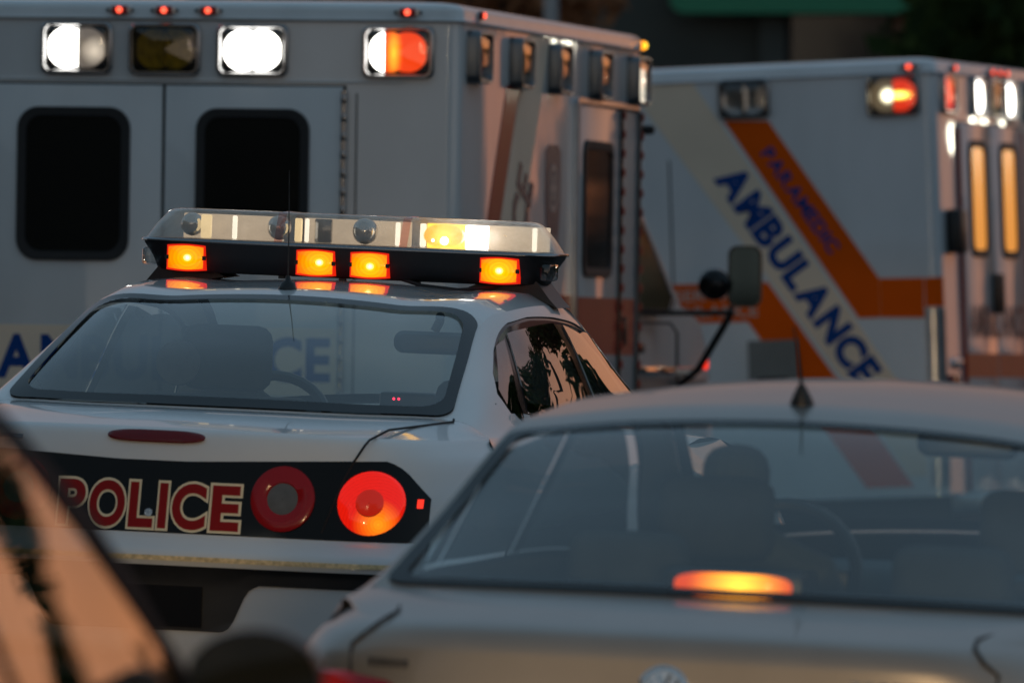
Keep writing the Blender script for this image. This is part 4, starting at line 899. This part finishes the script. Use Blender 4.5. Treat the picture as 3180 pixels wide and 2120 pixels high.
# ------------------------------------------------------------------ background
def blob_tree(seed, h, cr, ch, nleaf, lmat, size):
    rg = np.random.default_rng(seed); zc = h - ch * .5
    tr = MB(); tr.add(*tubem([(0, 0, -.3), (.05, 0, h * .3), (-.05, .05, h * .55), (.0, 0, h * .8)], [.2, .16, .11, .04], 8))
    cl = []
    for k in range(26):
        a = rg.uniform(0, 2 * math.pi); e = rg.uniform(-1, 1); q = rg.uniform(.45, 1)
        cl.append((cr * q * math.cos(a) * math.sqrt(1 - e * e * .8), cr * q * math.sin(a) * math.sqrt(1 - e * e * .8), zc + ch * .45 * e))
    for c in cl[:9]: tr.add(*tubem([(0, 0, h * .35 + .2 * rg.uniform(0, 1)), (c[0] * .5, c[1] * .5, (h * .4 + c[2]) / 2), c], [.07, .045, .015], 6))
    V, Fs = [], []
    for k in range(nleaf):
        c = cl[rg.integers(len(cl))]; d = rg.normal(size=3); d *= (cr * .30 * rg.uniform(.3, 1)) / np.linalg.norm(d); p = np.array(c) + d * (1, 1, .8)
        a = rg.normal(size=3); a /= np.linalg.norm(a); b = np.cross(a, rg.normal(size=3)); b /= np.linalg.norm(b); s = size * rg.uniform(.6, 1.3); n = len(V)
        V += [tuple(p + a * s), tuple(p + b * s * .55), tuple(p - a * s), tuple(p - b * s * .55)]; Fs.append((n, n + 1, n + 2, n + 3))
    return tr, V, Fs
TREES = {}
def tree(kind, x, y, label, rot=0, sc_=1.0, group=None):
    o = thing('tree', label, 'tree', group); o.location = (x, y, ground_z(x, y)); o.rotation_euler = (0, 0, rot); o.scale = (sc_,) * 3
    if kind not in TREES:
        seed, h, cr, ch, n, lm, s = {'green': (3, 6.5, 2.3, 4.8, 9000, 'leaf_green', .13), 'brown': (5, 5.2, 1.3, 2.4, 2600, 'leaf_brown', .10), 'tall': (9, 9.5, 2.6, 7.0, 9000, 'leaf_green', .15)}[kind]
        tr, V, Fs = blob_tree(seed, h, cr, ch, n, lm, s); t = tr.build('trunk', 'bark', o); c = ob('crown', V, Fs, lm, o, False); TREES[kind] = (t.data, c.data)
    else:
        for nm, me in zip(('trunk', 'crown'), TREES[kind]):
            q = bpy.data.objects.new(nm, me); col.objects.link(q); q.parent = o
    return o
tree('brown', -.25, 82, 'tree with rust brown leaves above the roof of the nearer ambulance', 0, 1.0)
tree('brown', -2.0, 84, 'small rust brown tree whose top just shows over the left ambulance roof', 2.0, .72)
tree('green', -2.4, 96, 'dark green tree behind the rust brown trees', .5, 1.1, 'dark trees behind the ambulances')
tree('green', .9, 100, 'dark green tree between the grey pole and the green sign', 1.9, 1.15, 'dark trees behind the ambulances')
tree('green', 4.9, 80, 'dark tree at the right edge in front of the building', 3.1, 1.05, 'dark trees behind the ambulances')
tree('tall', 3.0, 122, 'tall dark tree standing behind the building', 4.2, 1.1, 'dark trees behind the ambulances')
tree('tall', -3.2, 120, 'tall dark tree far behind the left ambulance', 1.2, 1.1, 'dark trees behind the ambulances')
tree('tall', -.2, 126, 'tall dark tree farthest back behind the grey pole', 2.2, 1.15, 'dark trees behind the ambulances')
tree('tall', 6.2, 118, 'tall dark tree behind the right end of the building', .2, 1.1, 'dark trees behind the ambulances')
for k, (x, y, kd, s) in enumerate(((8.5, 82, 'green', .8), (11.5, 83, 'green', .75), (14.5, 84, 'green', .7), (6.5, 47, 'green', .85), (20, 60, 'green', .8), (26, 76, 'green', .95), (36, 84, 'green', .75), (33, 62, 'tall', .62), (-22, 60, 'green', 1), (-30, 42, 'tall', .8))):
    tree(kd, x, y, 'roadside tree mirrored in the side windows, %s' % ['nearest the farther ambulance', 'in the middle of the low row', 'at the right end of the low row', 'close beside the nearer ambulance', 'small and round past the low block', 'broad and apart from the row', 'low and far off', 'slim, farthest to the right', 'broad on the left', 'tall on the left'][k], k * 1.3, s, 'trees along the side of the street')
# grey lamp post
lpst = thing('lamp_post', 'plain grey lamp post beside the rust brown tree', 'lamp post'); lpst.location = (.265, 78, ground_z(.265, 78))
tube('pole', [(0, 0, -.2), (0, 0, 4), (0, 0, 7.5)], [.052, .048, .04], 'steel_pole', lpst, 12); tube('arm', [(0, 0, 7.4), (.4, -.3, 7.7), (1.2, -.9, 7.8)], .03, 'steel_pole', lpst); box('lamp_head', (1.3, -1.0, 7.78), (.5, .22, .1), 'steel_pole', lpst, .03)
# building with the green sign
bz = ground_z(4, 90); bld = thing('shop_building', 'dark low shop building behind the right ambulance, under the green sign', 'building'); bld.location = (0, 0, bz)
box('wall', (5.4, 93, 2.9), (9.6, 6, 5.8), 'wall_dark', bld); box('roof_edge', (5.4, 92.9, 5.86), (9.9, 6.3, .16), 'wall_dark', bld, .03)
for x, wd in ((2.55, .86), (3.55, .9), (5.4, 1.6)):
    wf = box('shop_window', (x, 89.985, 2.6), (wd, .05, 2.9), 'black_plastic', bld, .01); box('pane', (x, 89.955, 2.6), (wd - .1, .02, 2.8), 'shop_glass', wf)
for x in (2.02, 3.02, 4.1, 6.4): box('pillar', (x, 89.93, 2.1), (.13 if x == 3.02 else .2, .14, 4.2), 'brown_col' if x == 3.02 else 'wall_dark', bld, .01)
gs = ob('sign_board', *loft([[(x, 89.75 + d, z) for x, z in rrect(2.28, .95, .12, 6, 2.36, 4.78 - bz)] for d in (-.08, .08)], True, True, True), 'sign_green', None, True, 40); gs.location = (0, 0, bz)
tag(gs, 'long rounded green sign board at the top right', 'sign')
for x in (1.7, 3.0): pass
# facades along the street, left and behind, and on the right behind the photographer
pbr('masonry', (.34, .27, .20), .85, vary=.2, vscale=.5)
for nm, x, y0, y1, hgt, dpt, lab in (('terrace_building', -16, 6, 42, 8, 8, 'beige masonry terrace along the left side of the street'), ('terrace_building', 15, -75, 6, 9, 8, 'beige masonry terrace on the right behind the photographer')):
    sg = 1 if x > 0 else -1
    o = thing(nm, lab, 'building', 'terraces along the street'); o.location = (x, (y0 + y1) / 2, 0); ln_ = y1 - y0
    box('wall', (sg * dpt / 2, 0, hgt / 2 - .5), (dpt, ln_, hgt + 1), 'masonry', o); box('cornice', (sg * (dpt / 2 - .2), 0, hgt + .15), (dpt + .4, ln_ + .4, .3), 'masonry', o, .05)
    for fl in range(2):
        for k in range(int(ln_ / 6)):
            yy = -ln_ / 2 + 3 + k * 6; wn = box('window', (-sg * .02, yy, 2.2 + 3.6 * fl), (.1, 1.6, 1.9), 'wall_dark', o); box('pane', (-sg * .06, yy, 2.2 + 3.6 * fl), (.04, 1.4, 1.7), 'shop_glass', wn)
# utility poles to the right
for k, (az, d) in enumerate(((24, 58), (37, 66))):
    x, y = d * math.sin(R(az)), d * math.cos(R(az)); up_ = thing('utility_pole', ['wooden utility pole nearer the ambulances', 'wooden utility pole farther to the right'][k], 'utility pole', 'utility poles along the street'); up_.location = (x, y, ground_z(x, y))
    tube('pole', [(0, 0, -.3), (0, 0, 9.5)], [.15, .11], 'wood_pole', up_, 10); box('crossarm', (0, 0, 8.9), (2.2, .1, .12), 'wood_pole', up_)
    for q in (-1, -.4, .4, 1): disc('insulator', (q, 0, 8.96), (0, 0, 1), [(.04, 0), (.05, .05), (.03, .1), (.001, .1)], 'black_gloss', up_, 10)
# street lamps ahead on the right: the white streaks in the side of the nearer ambulance
for k, (u, v, d) in enumerate(((1480, 250, 68), (1585, 210, 74), (1665, 170, 70), (1760, 200, 77), (1905, 150, 72))):
    pw_ = Vector(((u - 1590) / F * d, d, H - (v - 1200) / F * d)); pl_ = M_A.inverted() @ pw_; pl_.x = 2 * hw - pl_.x; pw_ = M_A @ pl_
    gz = ground_z(pw_.x, pw_.y); hg = pw_.z - gz
    s = thing('street_lamp', 'lit globe street lamp ahead on the right, %s' % ['first from the left', 'second from the left', 'third from the left', 'fourth from the left', 'last on the right'][k], 'street lamp', 'street lamps ahead on the right'); s.location = (pw_.x, pw_.y, gz)
    tube('post', [(0, 0, -.2), (0, 0, hg - .1)], [.05, .03], 'steel_pole', s); sphere('globe', (0, 0, hg), .09, 'glint_bulb2', s)
# made-up low dark block, out of frame, added to keep glow off the ambulance
wh = thing('shade_block', 'made-up low dark block on the right, added to shade the nearer ambulance', 'building'); wh.location = (0, 0, .2)
box('wall', (13, 54, 1.4), (8, 20, 3.4), 'wall_dark', wh); box('roof', (13, 54, 3.2), (8.4, 20.4, .25), 'wall_dark', wh, .04); box('roller_door', (8.96, 52, 1.3), (.1, 4, 2.6), 'grey_panel', wh)
# made-up lamps behind the camera, added for dotted glints in the police car's tail
for k in range(9):
    y = -14 - 7 * k; x = (-6.4, 5.2)[k % 2] - k * .55 * (1 if k % 2 else -1) * 0
    s = thing('street_lamp', 'made-up lit globe lamp behind the camera, added for glints, %s down the road' % ['nearest left', 'nearest right', 'second left', 'second right', 'third left', 'third right', 'fourth left', 'fourth right', 'fifth left'][k], 'street lamp', 'made-up lamps behind the camera'); s.location = (x, y, ground_z(x, y))
    tube('post', [(0, 0, -.2), (0, 0, 4.6)], [.06, .045], 'steel_pole', s); sphere('globe', (0, 0, 4.75), .16, 'glint_bulb', s)
# made-up string of bulbs, added to mirror as dotted glints in the police tail
fs = thing('added_glint_bulbs', 'made-up string of small lit bulbs behind the camera, added for mirrored glints', 'string lights'); fp = []
pn = Vector((0, -1, .2)).normalized()
for k in range(14):
    u = 790 + 29 * k + 5 * math.sin(k * 2.3); v = 1546 + .018 * (u - 790) + 5 * math.sin(k * .8); d = 62.0
    pl_ = M_P.inverted() @ Vector(((u - 1590) / F * d, d, H - (v - 1200) / F * d)); dd = (pl_ - Vector((0, .09, .9))).dot(pn); pw_ = M_P @ (pl_ - 2 * dd * pn); fp.append(tuple(pw_))
    sphere('bulb', tuple(pw_), .035 + .015 * (k % 3), 'glint_bulb2', fs)
tube('cable', [(p[0], p[1], p[2] + .06) for p in fp], .012, 'black_rubber', fs, 5)
# the next car in the queue, behind the photographer, with its low beams on
M_Q = Matrix.Translation((.55, -9.5, ground_z(.9, -7))) @ Matrix.Rotation(R(-4), 4, 'Z')
qc = thing('sedan', 'dark sedan waiting behind the photographer with its headlights on', 'car', M=M_Q)
Q_ = Sedan(qc, [(.55, 1.020, .715, 1.016, .79, .985, .06), (.92, 1.205, .655, 1.165, .80, .99, .04), (1.31, 1.372, .605, 1.330, .80, .985, .0), (1.6, 1.412, .60, 1.365, .805, .98, 0),
                (2.1, 1.432, .595, 1.382, .81, .975, 0), (2.55, 1.405, .58, 1.345, .81, .965, -.05), (2.95, 1.24, .63, 1.17, .80, .955, -.05), (3.3, 1.03, .69, .97, .79, .93, -.04)], 'dark_paint', .985, SW, SPROF, 4.35, .75, Wm=.865, dy=.42)
Q_.rear_glass(); Q_.windshield(); Q_.side_glass([(1.35, 5.5), (1.7, 5.2), (2.2, 5.12), (3.5, 5.1), (4.8, 5.12), (5.4, 5.25), (6.8, 5.75), (6.7, 5.93), (1.7, 5.93)],
              [[(2.1, 5.2), (3.7, 5.17), (3.8, 5.9), (2.2, 5.88)], [(3.85, 5.17), (4.8, 5.2), (5.4, 5.35), (6.5, 5.8), (6.45, 5.9), (3.95, 5.9)]])
for sx in (-1, 1):
    disc('headlight_bulb', (sx * .6, 4.37, .655), (0, 1, 0), [(.05, 0), (.03, .004), (.001, .005)], 'lit_white', qc, 16)
    sp = bpy.data.lights.new('low_beam', 'SPOT'); sp.energy = BEAM; sp.color = (1, .66, .33); sp.spot_size = R(32); sp.spot_blend = .06; sp.shadow_soft_size = .8
    spo = bpy.data.objects.new('low_beam', sp); col.objects.link(spo); spo.parent = qc; spo.location = (sx * .6, 4.46, .655); spo.rotation_euler = (R(90 - 15.0), 0, R(4))
# lane line between the police car and the silver sedan
for k in range(6):
    y0 = 12 + 7.5 * k; pts_ = [(x + (y - 12) * .24 - 1.55, y) for y in np.linspace(y0, y0 + 3, 8) for x in (-.06, .06)]
    V = [(x, y, ground_z(x, y) + .006) for x, y in pts_]; o = ob('lane_line', V, [(2 * i, 2 * i + 1, 2 * i + 3, 2 * i + 2) for i in range(7)], 'road_paint', g)
